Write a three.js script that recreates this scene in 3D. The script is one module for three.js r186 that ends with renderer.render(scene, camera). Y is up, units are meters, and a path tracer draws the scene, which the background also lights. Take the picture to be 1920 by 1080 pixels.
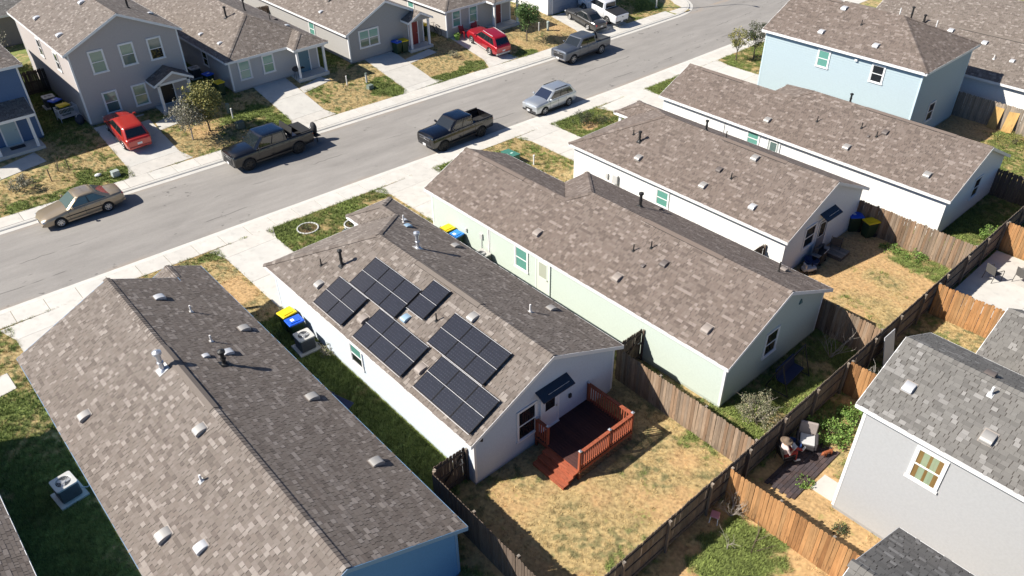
import * as THREE from 'three';
import { mergeGeometries, toCreasedNormals } from 'three/addons/utils/BufferGeometryUtils.js';
import { RoundedBoxGeometry } from 'three/addons/geometries/RoundedBoxGeometry.js';
import { MarchingCubes } from 'three/addons/objects/MarchingCubes.js';
import { Sky } from 'three/addons/objects/Sky.js';
import { Brush, Evaluator, SUBTRACTION } from 'three-bvh-csg';

// ---------------------------------------------------------------- camera, sky, sun, exposure
const scene = new THREE.Scene();
const camera = new THREE.PerspectiveCamera(40.55, 16 / 9, 0.5, 3000);
{
  const rad = Math.PI / 180, pitch = 36.338 * rad, yaw = 41.399 * rad, roll = -0.888 * rad;
  const fwd = new THREE.Vector3(Math.sin(yaw) * Math.cos(pitch), -Math.sin(pitch), -Math.cos(yaw) * Math.cos(pitch));
  const r0 = new THREE.Vector3(Math.cos(yaw), 0, Math.sin(yaw)), u0 = new THREE.Vector3().crossVectors(r0, fwd);
  const r = r0.clone().multiplyScalar(Math.cos(roll)).addScaledVector(u0, Math.sin(roll));
  const u = u0.clone().multiplyScalar(Math.cos(roll)).addScaledVector(r0, -Math.sin(roll));
  camera.position.set(0, 24, 0);
  camera.quaternion.setFromRotationMatrix(new THREE.Matrix4().makeBasis(r, u, fwd.negate()));
  camera.updateMatrixWorld(true);
  camera.aspect = 16 / 9; camera.updateProjectionMatrix();
}
const SUN = new THREE.Vector3(-0.98, 1, -0.56).normalize();
const sky = new Sky(); sky.scale.setScalar(2000); sky.name = 'sky'; sky.userData.kind = 'structure';
Object.assign(sky.material.uniforms.sunPosition.value, SUN.clone().multiplyScalar(1000));
sky.material.uniforms.turbidity.value = 1.6; sky.material.uniforms.rayleigh.value = 1.0; sky.material.uniforms.mieCoefficient.value = 0.003;
scene.add(sky);
scene.environmentIntensity = 0.1;
const sun = new THREE.DirectionalLight(new THREE.Color(1, 0.935, 0.84), 5);
sun.name = 'sun'; sun.position.copy(SUN).multiplyScalar(120).add(new THREE.Vector3(28, 0, -32)); sun.target.position.set(28, 0, -32);
sun.castShadow = true; sun.shadow.mapSize.set(4096, 4096);
Object.assign(sun.shadow.camera, { left: -60, right: 60, top: 60, bottom: -60, near: 1, far: 300 });
scene.add(sun, sun.target);
const renderer = new THREE.WebGLRenderer({ antialias: true });
renderer.toneMapping = THREE.LinearToneMapping; renderer.toneMappingExposure = 1.62;
renderer.shadowMap.enabled = true;

// ---------------------------------------------------------------- helpers
const V = (x, y, z) => new THREE.Vector3(x, y, z);
function rng(seed) { let a = seed >>> 0; return () => { a = (a + 0x6D2B79F5) | 0; let t = Math.imul(a ^ (a >>> 15), 1 | a); t = (t + Math.imul(t ^ (t >>> 7), 61 | t)) ^ t; return ((t ^ (t >>> 14)) >>> 0) / 4294967296; }; }
const rnd = rng(77);
const RR = (r, a, b) => a + (b - a) * r();
function hash2(ix, iy, s) { let h = Math.imul(ix, 374761393) + Math.imul(iy, 668265263) + Math.imul(s, 144665) | 0; h = Math.imul(h ^ (h >>> 13), 1274126177); return ((h ^ (h >>> 16)) >>> 0) / 4294967296; }
function vnoise(x, y, s = 1, per = 0) {
  const ix = Math.floor(x), iy = Math.floor(y), fx = x - ix, fy = y - iy, u = fx * fx * (3 - 2 * fx), v = fy * fy * (3 - 2 * fy);
  const w = per ? (k) => ((k % per) + per) % per : (k) => k;
  const a = hash2(w(ix), w(iy), s), b = hash2(w(ix + 1), w(iy), s), c = hash2(w(ix), w(iy + 1), s), d = hash2(w(ix + 1), w(iy + 1), s);
  return a + (b - a) * u + (c - a) * v + (a - b - c + d) * u * v;
}
function fbm(x, y, s = 1, o = 4, per = 0) { let t = 0, a = 0.5, n = 0; for (let i = 0; i < o; i++) { t += a * vnoise(x, y, s + i * 7, per); n += a; x *= 2; y *= 2; per *= 2; a *= 0.5; } return t / n; }
const clamp = (v, a = 0, b = 1) => Math.min(b, Math.max(a, v)), mix = (a, b, t) => a + (b - a) * t, sstep = (a, b, t) => { t = clamp((t - a) / (b - a)); return t * t * (3 - 2 * t); };
const toS = (c) => c <= 0.0031308 ? 12.92 * c : 1.055 * Math.pow(c, 1 / 2.4) - 0.055;
// tileable colour texture: f(u, v) gives linear rgb, stored as sRGB
function tex(w, h, f, srgb = true) {
  const d = new Uint8Array(w * h * 4);
  for (let j = 0; j < h; j++) for (let i = 0; i < w; i++) {
    const c = f(i / w, j / h), k = (j * w + i) * 4;
    for (let q = 0; q < 3; q++) d[k + q] = Math.round(255 * clamp(srgb ? toS(c[q]) : c[q]));
    d[k + 3] = 255;
  }
  const t = new THREE.DataTexture(d, w, h); t.wrapS = t.wrapT = THREE.RepeatWrapping; t.magFilter = THREE.LinearFilter; t.minFilter = THREE.LinearMipmapLinearFilter; t.generateMipmaps = true;
  if (srgb) t.colorSpace = THREE.SRGBColorSpace; t.needsUpdate = true; return t;
}
const grain = (w, lo, hi, s, px = 16, oct = 5) => tex(w, w, (u, v) => { const n = mix(lo, hi, fbm(u * px, v * px, s, oct, px)); return [n, n, n]; });
const T = {
  granule: tex(256, 256, (u, v) => { const n = 0.78 + 0.22 * hash2(u * 256 | 0, v * 256 | 0, 5) * 1.2 + 0.1 * (fbm(u * 8, v * 8, 3, 3, 8) - 0.5); return [n, n * 0.995, n * 0.985]; }),
  wood: tex(256, 256, (u, v) => { const g = fbm(u * 48, v * 3, 9, 4, 0), k = sstep(0.62, 0.75, fbm(u * 22, v * 7, 31, 3)); const n = 0.5 + 0.75 * (g - 0.05) - 0.3 * k + 0.45 * sstep(0.7, 0.78, fbm(u * 30 + 7, v * 6, 61, 2)); return [n, n * 0.98, n * 0.95]; }),
  stucco: grain(256, 0.9, 1.03, 12, 32, 4),
  concrete: tex(512, 512, (u, v) => { const n = 0.86 + 0.2 * (fbm(u * 6, v * 6, 21, 6, 6) - 0.5) + 0.09 * (hash2(u * 512 | 0, v * 512 | 0, 4) - 0.5) - 0.07 * sstep(0.66, 0.8, fbm(u * 9, v * 9, 40, 4, 9)); return [n, n * 0.985, n * 0.945]; }),
  metal: grain(128, 0.85, 1.05, 51, 16, 4),
};
const texRep = (t, sx, sy) => { const c = t.clone(); c.repeat.set(sx, sy); c.needsUpdate = true; return c; };
const lin = (r, g, b) => new THREE.Color().setRGB(r, g, b);
const std = (c, rough = 0.8, o = {}) => new THREE.MeshStandardMaterial({ color: Array.isArray(c) ? lin(...c) : new THREE.Color(c), roughness: rough, ...o });
const phys = (c, rough, o = {}) => new THREE.MeshPhysicalMaterial({ color: Array.isArray(c) ? lin(...c) : new THREE.Color(c), roughness: rough, ...o });

const usedNames = {};
function numbered(name) { const n = usedNames[name] = (usedNames[name] ?? -1) + 1; return n ? name + '_' + String(n).padStart(3, '0') : name; }
const flag = (m) => { m.castShadow = true; m.receiveShadow = true; return m; };
function part(name, geo, mat, parent) { const m = flag(new THREE.Mesh(geo, mat)); m.name = name; parent.add(m); return m; }
function tag(o, label, category, group) { o.userData.label = label; o.userData.category = category; if (group) o.userData.group = group; return o; }
function thing(name, label, category, x = 0, y = 0, z = 0, turn = 0, group) {
  const o = new THREE.Group(); o.name = numbered(name); o.position.set(x, y, z); o.rotation.y = turn; scene.add(o); return tag(o, label, category, group);
}
function thingMesh(name, geo, mat, label, category, x = 0, y = 0, z = 0, turn = 0, group) {
  const o = flag(new THREE.Mesh(geo, mat)); o.name = numbered(name); o.position.set(x, y, z); o.rotation.y = turn; scene.add(o); return tag(o, label, category, group);
}
function structure(name, geo, mat) { const o = geo ? flag(new THREE.Mesh(geo, mat)) : new THREE.Group(); o.name = numbered(name); o.userData.kind = 'structure'; scene.add(o); return o; }
function copyOf(o, label, x, y, z, turn = 0) { const c = o.clone(); c.name = numbered(o.name.replace(/_\d{3}$/, '')); c.userData = { ...o.userData, label }; c.position.set(x, y, z); c.rotation.y = turn; scene.add(c); return c; }
// geometry makers ------------------------------------------------------------
function prep(g) { let q = g.index ? g.toNonIndexed() : g; for (const k of Object.keys(q.attributes)) if (!['position', 'normal', 'uv', 'color'].includes(k)) q.deleteAttribute(k); if (!q.attributes.uv) q.setAttribute('uv', new THREE.Float32BufferAttribute(new Float32Array(q.attributes.position.count * 2), 2)); return q; }
function merge(list) { const l = list.map(prep); const col = l.some((g) => g.attributes.color); if (!col) return mergeGeometries(l); l.forEach((g) => { if (!g.attributes.color) g.setAttribute('color', new THREE.Float32BufferAttribute(new Float32Array(g.attributes.position.count * 3).fill(1), 3)); }); return mergeGeometries(l); }
function box(w, h, d, x = 0, y = 0, z = 0, ry = 0) { const g = new THREE.BoxGeometry(w, h, d); if (ry) g.rotateY(ry); g.translate(x, y, z); return uvMeters(g); }
function bx(x0, x1, y0, y1, z0, z1) { return box(Math.abs(x1 - x0), Math.abs(y1 - y0), Math.abs(z1 - z0), (x0 + x1) / 2, (y0 + y1) / 2, (z0 + z1) / 2); }
function rbox(w, h, d, r, x = 0, y = 0, z = 0) { const g = new RoundedBoxGeometry(w, h, d, 2, r); g.translate(x, y, z); return g; }
function cyl(r0, r1, h, x = 0, y = 0, z = 0, n = 14) { const g = new THREE.CylinderGeometry(r1, r0, h, n); g.translate(x, y + h / 2, z); return g; }
function rod(a, b, r, n = 8, r2 = r) { const d = b.clone().sub(a), g = new THREE.CylinderGeometry(r2, r, d.length(), n); g.applyQuaternion(new THREE.Quaternion().setFromUnitVectors(V(0, 1, 0), d.clone().normalize())); const m = a.clone().add(b).multiplyScalar(0.5); g.translate(m.x, m.y, m.z); return g; }
function tube(pts, r, n = 6, seg = 3) { return new THREE.TubeGeometry(new THREE.CatmullRomCurve3(pts), pts.length * seg, r, n); }
function uvMeters(g, s = 1) { // box projection in metres
  const q = g.index ? g.toNonIndexed() : g, p = q.attributes.position, n = q.attributes.normal, uv = new Float32Array(p.count * 2);
  for (let i = 0; i < p.count; i++) { const ax = Math.abs(n.getX(i)), ay = Math.abs(n.getY(i)), az = Math.abs(n.getZ(i)); let u, v; if (ay >= ax && ay >= az) { u = p.getX(i); v = p.getZ(i); } else if (ax >= az) { u = p.getZ(i); v = p.getY(i); } else { u = p.getX(i); v = p.getY(i); } uv[2 * i] = u * s; uv[2 * i + 1] = v * s; }
  q.setAttribute('uv', new THREE.BufferAttribute(uv, 2)); return q;
}
class Soup { // flat-shaded polygon soup with optional vertex colours
  constructor() { this.p = []; this.n = []; this.c = []; this.u = []; }
  quad(a, b, c, d, col, nrm) { this.tri(a, b, c, col, nrm); this.tri(a, c, d, col, nrm); }
  tri(a, b, c, col, nrm) {
    const n = nrm || b.clone().sub(a).cross(c.clone().sub(a)).normalize();
    for (const v of [a, b, c]) { this.p.push(v.x, v.y, v.z); this.n.push(n.x, n.y, n.z); if (col) this.c.push(col[0], col[1], col[2]); const ay = Math.abs(n.y), ax = Math.abs(n.x), az = Math.abs(n.z); if (ay >= ax && ay >= az) this.u.push(v.x, v.z); else if (ax >= az) this.u.push(v.z, v.y); else this.u.push(v.x, v.y); }
  }
  prism(a, b, c, d, down, col) { // top quad a b c d (counter-clockwise from above) extruded by vector down
    const A = a.clone().add(down), B = b.clone().add(down), C = c.clone().add(down), D = d.clone().add(down);
    this.quad(a, b, c, d, col); this.quad(D, C, B, A, col); this.quad(A, B, b, a, col); this.quad(B, C, c, b, col); this.quad(C, D, d, c, col); this.quad(D, A, a, d, col);
  }
  geo() { const g = new THREE.BufferGeometry(); g.setAttribute('position', new THREE.Float32BufferAttribute(this.p, 3)); g.setAttribute('normal', new THREE.Float32BufferAttribute(this.n, 3)); g.setAttribute('uv', new THREE.Float32BufferAttribute(this.u, 2)); if (this.c.length) g.setAttribute('color', new THREE.Float32BufferAttribute(this.c, 3)); return g; }
}
const inFrame = (p, m = 1.02) => { const q = p.clone().project(camera); return Math.abs(q.x) < m && Math.abs(q.y) < m && q.z < 1; };
const CAM = camera.position;
// terrain: lots on the far side of the road climb from the pavement to the houses
const zNear = (x) => x < 46 ? -40.5 + 0.043 * x : -38.52 + 0.012 * (x - 46);
const zFar = (x) => zNear(x) - 8.85;
const gy = (x, z) => clamp(0.164 * ((-50.6 + 0.05 * clamp(x, -20, 48)) - z), 0, 1.15);
// ---------------------------------------------------------------- ground, road, pavements
// zones of planting: [x0, x1, z0, z1, green, bare soil]
const ZONES = [
  [-6, 0.9, -39, -10, 0.72, 0.05], [-6, 1.2, -39, -33.5, 0.55, 0.12], [4.6, 11.6, -39, -31, 0.26, 0.3], [9.3, 12.1, -30.5, -16, 0.97, 0.0], [10.2, 20.4, -16.2, -9, 0.05, 0.4], [15, 20.5, -38.6, -31, 0.62, 0.08], [19.5, 22.4, -33, -16, 0.3, 0.3], [20.3, 30, -12.2, -9, 0.62, 0.1], [27, 34.4, -38, -27, 0.4, 0.14],
  [30, 40, -16, -12.9, 0.05, 0.95], [30, 40, -12.9, -9, 0.16, 0.6], [40, 50, -16, -9, 0.75, 0.1], [49.5, 60, -19, -15, 0.1, 0.9], [49.5, 60, -15, -9, 0.6, 0.35], [36.5, 42, -38, -31, 0.7, 0.06], [46.5, 52, -38, -31, 0.85, 0.05], [55, 63, -38, -30, 0.5, 0.1],
  [9, 18.5, -9, 4, 0.1, 0.75], [18.5, 27, -9, 4, 0.1, 0.85], [22.6, 27, -9, -6.3, 0.75, 0.05], [27, 35.2, -9, 4, 0.3, 0.1],
  [-6, 11.7, -58, -50, 0.3, 0.14], [8.7, 11.7, -75, -56, 0.85, 0.05], [15.3, 23.4, -58, -49.5, 0.32, 0.22], [19.6, 22, -70, -55.5, 0.9, 0.0], [26, 33, -56.5, -49, 0.22, 0.2], [29.4, 31.8, -75, -55, 0.85, 0], [35.8, 41.6, -56, -48.5, 0.14, 0.32], [39.2, 41.5, -75, -55.5, 0.7, 0.1], [43.9, 52.6, -56, -48, 0.14, 0.3], [58, 70, -70, -48, 0.4, 0.1], [5, 30, -90, -71, 0.6, 0.1],
];
// lusher or barer patches: [x, z, radius x, radius z, d green, d soil]
const PATCHES = [
  [16.7, -7.2, 2.2, 1.5, 0.95, -0.6], [14.5, -5.5, 3, 1.6, 0.5, -0.2], [19.9, -11.3, 0.9, 1.1, 0.35, 0], [13.6, -9.6, 2.2, 0.9, 0.25, -0.2], [15.5, -38.0, 1.5, 0.8, 0.5, 0], [22, -37.6, 1.5, 0.8, 0.4, 0], [11.4, -38, 1.4, 0.6, 0.6, -0.2], [10.7, -34.2, 1.4, 1.6, -0.25, 0.4], [28.5, -37.3, 2.5, 0.8, 0.6, 0], [38.9, -35.4, 0.9, 0.9, -0.5, 0.8], [38.5, -37, 2.2, 1.0, 0.4, 0],
  [11, -50.9, 1.3, 1.2, 0.6, 0], [9.4, -51.6, 1.0, 1.6, 0.5, 0], [6, -51, 2.5, 0.8, 0.4, 0], [22.4, -51.2, 1.4, 1.6, 0.6, -0.2], [21.3, -53.1, 2.4, 1.0, 0.45, -0.1], [17, -52, 1.6, 1.6, -0.25, 0.2], [26.9, -53, 0.7, 3, 0.4, -0.1], [31.8, -50.6, 1.6, 1.9, 0.75, -0.2], [28.5, -51, 1.8, 1.3, -0.1, 0.2], [36.8, -49.6, 2.2, 0.9, 0.85, -0.3], [40.3, -50, 1.5, 1.2, 0.75, -0.3], [45.2, -49.2, 1.6, 0.7, 0.5, -0.1], [63, -50.5, 2.5, 1.6, 0.55, 0], [38.9, -10.4, 1.1, 3, 0.5, -0.2], [28.9, -9.7, 1.2, 0.8, 0.6, 0],
  [57.6, -35.6, 1.6, 2.0, 0.1, 0.0], [0.3, -36, 1.2, 1.4, -0.3, 0.1], [-1, -24, 2, 4, 0.3, 0],
];
function lawn(x, z) { // tone of the turf
  let g = 0.4, s = 0.15, wsum = 0.15; g *= wsum; s *= wsum;
  for (const q of ZONES) { if (x < q[0] - 0.35 || x > q[1] + 0.35 || z < q[2] - 0.35 || z > q[3] + 0.35) continue; const w = sstep(-0.35, 0.35, x - q[0]) * sstep(-0.35, 0.35, q[1] - x) * sstep(-0.35, 0.35, z - q[2]) * sstep(-0.35, 0.35, q[3] - z); if (w > 0) { g += q[4] * w * 3; s += q[5] * w * 3; wsum += w * 3; } }
  g /= wsum; s /= wsum;
  for (const p of PATCHES) { const d = Math.hypot((x - p[0]) / p[2], (z - p[1]) / p[3]) + 0.5 * (vnoise(x * 1.7, z * 1.7, 33) - 0.5); const w = 1 - sstep(0.55, 1.1, d); if (w > 0) { g += p[4] * w; s += p[5] * w; } }
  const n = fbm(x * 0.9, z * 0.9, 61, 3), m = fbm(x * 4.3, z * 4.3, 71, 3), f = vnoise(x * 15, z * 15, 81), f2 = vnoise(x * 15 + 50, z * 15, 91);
  const green = clamp(sstep(0.28, 0.72, g + 0.75 * (n - 0.5) + 0.75 * (m - 0.5) + 0.35 * (f - 0.5)));
  const soil = clamp(sstep(0.34, 0.66, s + 0.7 * (vnoise(x * 0.8 + 9, z * 0.8, 19) - 0.5) + 0.5 * (m - 0.5)));
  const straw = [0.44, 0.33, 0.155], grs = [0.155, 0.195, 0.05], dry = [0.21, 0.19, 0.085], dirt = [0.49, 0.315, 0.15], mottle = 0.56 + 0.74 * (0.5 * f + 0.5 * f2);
  const out = [0, 0, 0];
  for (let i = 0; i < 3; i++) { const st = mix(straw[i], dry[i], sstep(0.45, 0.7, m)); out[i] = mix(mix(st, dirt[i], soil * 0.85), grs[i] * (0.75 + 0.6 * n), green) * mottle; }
  out.green = green; out.soil = soil; return out;
}
const LX0 = -6, LX1 = 74, LZ0 = -80, LZ1 = 4;
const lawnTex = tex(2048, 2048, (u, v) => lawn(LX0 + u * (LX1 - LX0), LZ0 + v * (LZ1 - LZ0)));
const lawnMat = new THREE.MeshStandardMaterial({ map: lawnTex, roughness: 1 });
function sheet(cols, rows, yf, uvf) { // cols: x values, rows: functions x -> z
  const p = [], uv = [], ix = [], n = rows.length;
  cols.forEach((x) => rows.forEach((r) => { const z = r(x); p.push(x, yf(x, z), z); const q = uvf(x, z); uv.push(q[0], q[1]); }));
  for (let i = 0; i + 1 < cols.length; i++) for (let j = 0; j + 1 < n; j++) { const a = i * n + j, b = a + 1, c = a + n, d = c + 1; ix.push(a, b, c, b, d, c); }
  const g = new THREE.BufferGeometry(); g.setAttribute('position', new THREE.Float32BufferAttribute(p, 3)); g.setAttribute('uv', new THREE.Float32BufferAttribute(uv, 2)); g.setIndex(ix); g.computeVertexNormals();
  const nn = g.attributes.normal; if (nn.getY(0) < 0) { g.setIndex(ix.map((_, k) => ix[k - (k % 3) + [0, 2, 1][k % 3]])); g.computeVertexNormals(); } return g;
}
const colsX = (a, b, s) => { const o = []; for (let x = a; x < b; x += s) o.push(x); o.push(b); return o; };
const lawnUV = (x, z) => [(x - LX0) / (LX1 - LX0), (z - LZ0) / (LZ1 - LZ0)];
structure('ground', new THREE.PlaneGeometry(1600, 1600).rotateX(-Math.PI / 2).translate(0, -0.6, 0), std([0.2, 0.18, 0.09], 1));
const XA = -40, XB = 130;
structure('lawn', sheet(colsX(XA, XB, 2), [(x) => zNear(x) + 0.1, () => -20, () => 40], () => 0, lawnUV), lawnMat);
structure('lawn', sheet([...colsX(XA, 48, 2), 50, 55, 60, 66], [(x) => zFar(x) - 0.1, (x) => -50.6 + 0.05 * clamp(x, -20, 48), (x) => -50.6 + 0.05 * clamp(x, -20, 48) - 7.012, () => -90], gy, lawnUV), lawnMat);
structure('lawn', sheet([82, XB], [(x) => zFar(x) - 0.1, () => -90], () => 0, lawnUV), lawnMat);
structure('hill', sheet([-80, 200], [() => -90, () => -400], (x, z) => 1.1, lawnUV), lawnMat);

const RU0 = -10, RUL = 100;
const roadTex = tex(2048, 512, (u, v) => {
  const x = RU0 + u * RUL, z = v * 9;
  let n = 0.232 + 0.05 * (fbm(x * 0.35, z * 0.9, 5, 4) - 0.5) + 0.045 * (fbm(x * 0.9, z * 4, 15, 4) - 0.5) + 0.035 * (hash2(u * 2048 | 0, v * 512 | 0, 8) - 0.5);
  for (const c of [1.9, 3.4, 5.6, 7.2]) n -= 0.014 * Math.exp(-((z - c) ** 2) / 0.18) * (0.5 + fbm(x * 0.2, c, 25, 2));
  const seam = 4.45 + 0.1 * (fbm(x * 0.25, 3, 9, 2) - 0.5), sd = Math.abs(z - seam + 0.16 * (vnoise(x * 3, 1, 44) - 0.5)); n -= 0.1 * (1 - sstep(0.02, 0.05, sd)) * sstep(0.52, 0.66, fbm(x * 0.55, 7, 13, 3));
  const k2 = Math.abs(z - 6.9 + 0.5 * (fbm(x * 0.3, 8, 73, 3) - 0.5)); n -= 0.1 * (1 - sstep(0.015, 0.06, k2)) * sstep(0.6, 0.7, fbm(x * 0.5, 17, 23, 3));
  n -= 0.1 * sstep(0.77, 0.83, fbm(x * 2.4, z * 3.4, 95, 3)) * sstep(0.45, 0.6, fbm(x * 0.3, z * 0.6, 99, 2));
  const pt = sstep(0.60, 0.62, vnoise(x * 0.12 + 3, z * 0.3, 57)); n *= 1.06 + 0.06 * pt;
  const ed = Math.min(z, 8.85 - z), dirt = sstep(0.9, 0.1, ed) * sstep(0.4, 0.7, fbm(x * 0.4, z * 1.2, 66, 3)); 
  const c = [n * 1.06, n, n * 0.925]; return [mix(c[0], 0.36, 0.55 * dirt), mix(c[1], 0.27, 0.55 * dirt), mix(c[2], 0.19, 0.55 * dirt)];
});
const roadMat = new THREE.MeshStandardMaterial({ map: roadTex, roughness: 0.95 });
const RY = -0.11;
structure('road', sheet(colsX(XA, XB, 2), [(x) => zNear(x) + 0.06, (x) => zNear(x) - 4.4, (x) => zFar(x) - 0.06], (x, z) => RY + (Math.abs(z - zNear(x) + 4.4) < 0.1 ? 0.05 : 0), (x, z) => [(x - RU0) / RUL, (z - zFar(x)) / 9]), roadMat);
structure('road', sheet([64, 73, 82], [(x) => zFar(x) + 0.02, () => -90], () => RY - 0.006, (x, z) => [(z + 90) / RUL, (x - 64) / 18]), roadMat);
const concMat = [0.62, 0.64, 0.605, 0.63].map((c, i) => std([c, c * (0.985 - 0.006 * i), c * (0.945 - 0.01 * i)], 0.9, { map: texRep(T.concrete, 0.31 + 0.05 * i, 0.29 + 0.04 * i) }));
const darkJoint = std([0.16, 0.14, 0.11], 1);
// one cast slab with four top corners; joints are real gaps
function slab(parent, q, lift, i, gap = 0.012, name = 'slab') {
  const c = q.reduce((s, v) => [s[0] + v[0] / 4, s[1] + v[1] / 4], [0, 0]);
  const p = q.map(([x, z]) => { const dx = c[0] - x, dz = c[1] - z, l = Math.hypot(dx, dz), k = gap * 1.3 / l; const X = x + dx * k, Z = z + dz * k; return V(X, gy(X, Z) + lift, Z); });
  const s = new Soup(); const area = (p[1].z - p[0].z) * (p[2].x - p[0].x) - (p[1].x - p[0].x) * (p[2].z - p[0].z); if (area < 0) p.reverse();
  s.prism(p[0], p[1], p[2], p[3], V(0, -0.16, 0)); return part(name, s.geo(), concMat[i % 4], parent);
}
const sidewalkN = structure('sidewalk'), sidewalkF = structure('sidewalk');
{
  let k = 0; for (let x = -3; x < 82; x += 1.55, k++) {
    const a = x, b = x + 1.55; slab(sidewalkN, [[a, zNear(a) + 0.17], [b, zNear(b) + 0.17], [b, zNear(b) + 1.45], [a, zNear(a) + 1.45]], 0.022, (k * 7 + (k >> 2)) % 4);
    if (b < 64) slab(sidewalkF, [[a, zFar(a) - 0.17], [b, zFar(b) - 0.17], [b, zFar(b) - 1.42], [a, zFar(a) - 1.42]], 0.022, (k * 5 + 1 + (k >> 1)) % 4);
  }
}
function kerbStrip(path) { // path of [x, z, outx, outz]; out points to the road
  const s = new Soup(); for (let i = 0; i + 1 < path.length; i++) {
    const [x0, z0, ox0, oz0] = path[i], [x1, z1, ox1, oz1] = path[i + 1];
    const P = (x, z, ox, oz, d, y) => V(x + ox * d, y, z + oz * d), prof = [[-0.16, 0.012], [-0.02, 0.012], [0.05, -0.02], [0.09, -0.075], [0.4, RY + 0.012], [0.42, RY - 0.1]];
    for (let j = 0; j + 1 < prof.length; j++) { const a = P(x0, z0, ox0, oz0, ...prof[j]), b = P(x1, z1, ox1, oz1, ...prof[j]), c = P(x1, z1, ox1, oz1, ...prof[j + 1]), d = P(x0, z0, ox0, oz0, ...prof[j + 1]); const nn = b.clone().sub(a).cross(c.clone().sub(a)); nn.y >= 0 ? s.quad(a, b, c, d) : s.quad(d, c, b, a); }
  } return s.geo();
}
structure('kerb', kerbStrip(colsX(-4, 90, 2).map((x) => [x, zNear(x), 0, -1])), concMat[1]);
{ const path = colsX(-4, 64, 2).map((x) => [x, zFar(x), 0, 1]); const cz = zFar(64) - 5; for (let i = 1; i <= 8; i++) { const a = i / 8 * Math.PI / 2; path.push([64 + 5 * Math.sin(a), cz + 5 * Math.cos(a), Math.sin(a), Math.cos(a)]); } path.push([69, -88, 1, 0]); structure('kerb', kerbStrip(path), concMat[0]);
  const s = new Soup(); for (let i = 0; i < 8; i++) { const A = [i, i + 1].map((q) => q / 8 * Math.PI / 2), P = (a, r) => V(64 + r * Math.sin(a), 0.022, cz + r * Math.cos(a)); s.prism(P(A[0], 4.83), P(A[1], 4.83), P(A[1], 3.5), P(A[0], 3.5), V(0, -0.12, 0)); } part('corner_slab', s.geo(), concMat[2], sidewalkF);
  structure('lawn', (() => { const q = new Soup(); for (let i = 0; i < 8; i++) { const A = [i, i + 1].map((k) => k / 8 * Math.PI / 2), P = (a, r) => V(64 + r * Math.sin(a), 0.002, cz + r * Math.cos(a)); q.tri(V(64, 0.002, cz), P(A[0], 4.9), P(A[1], 4.9)); } q.quad(V(64, 0.002, cz), V(68.9, 0.002, cz), V(68.9, 0.002, -90), V(64, 0.002, -90)); const g = q.geo(), p = g.attributes.position, uv = g.attributes.uv; for (let i = 0; i < p.count; i++) { const w = lawnUV(p.getX(i), p.getZ(i)); uv.setXY(i, ...w); } return g; })(), lawnMat); }
const CONC = []; // rectangles without grass
function driveway(xa, xb, zs, far, flare = 0.42, shift = 0) { // zs: joint positions from the pavement to the house
  const d = structure('driveway');
  for (let i = 0; i + 1 < zs.length; i++) {
    const f0 = i === 0 ? flare : 0, z0 = zs[i], z1 = zs[i + 1], mid = z0 + (z1 - z0) * 0.75;
    if (i === 0) { slab(d, [[xa - f0, z0], [xb + f0, z0], [xb, z1], [xa, z1]], 0.026, i + (xa | 0)); }
    else slab(d, [[xa, z0], [xb, z0], [xb, z1], [xa, z1]], 0.026, i + (xa | 0));
  }
  CONC.push([xa + 0.05, xb - 0.05, Math.min(...zs), Math.max(...zs)]); return d;
}
const nz = (x) => zNear(x) + 1.47, fz = (x) => zFar(x) - 1.44;
driveway(1.22, 4.6, [nz(3), -37.55, -34.3, -31.9]); driveway(11.82, 14.92, [nz(13), -37.25, -34.2, -31.2]); driveway(22.6, 26.6, [nz(24), -36.9, -34.6, -32.1], 0, 0.6);
driveway(34.1, 37.05, [nz(35), -36.4, -33.6, -30.6]); driveway(41.9, 46.9, [nz(44), -36.0, -33.8, -31.5], 0, 0.3); driveway(52.2, 56.0, [nz(54), -35.6, -32.8, -30]);
driveway(11.72, 15.25, [fz(13), -51.4, -54.3, -57.1]); driveway(23.35, 26.15, [fz(25), -50.7, -53.6, -56.4]); driveway(33.0, 35.85, [fz(34), -50.0, -52.9, -55.6], 1, 0.55); driveway(41.5, 43.9, [fz(42), -50.3, -53, -55.4], 1, 0.5); driveway(52.6, 57.6, [fz(55), -50.2, -53.4], 1, 0.5);
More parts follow.
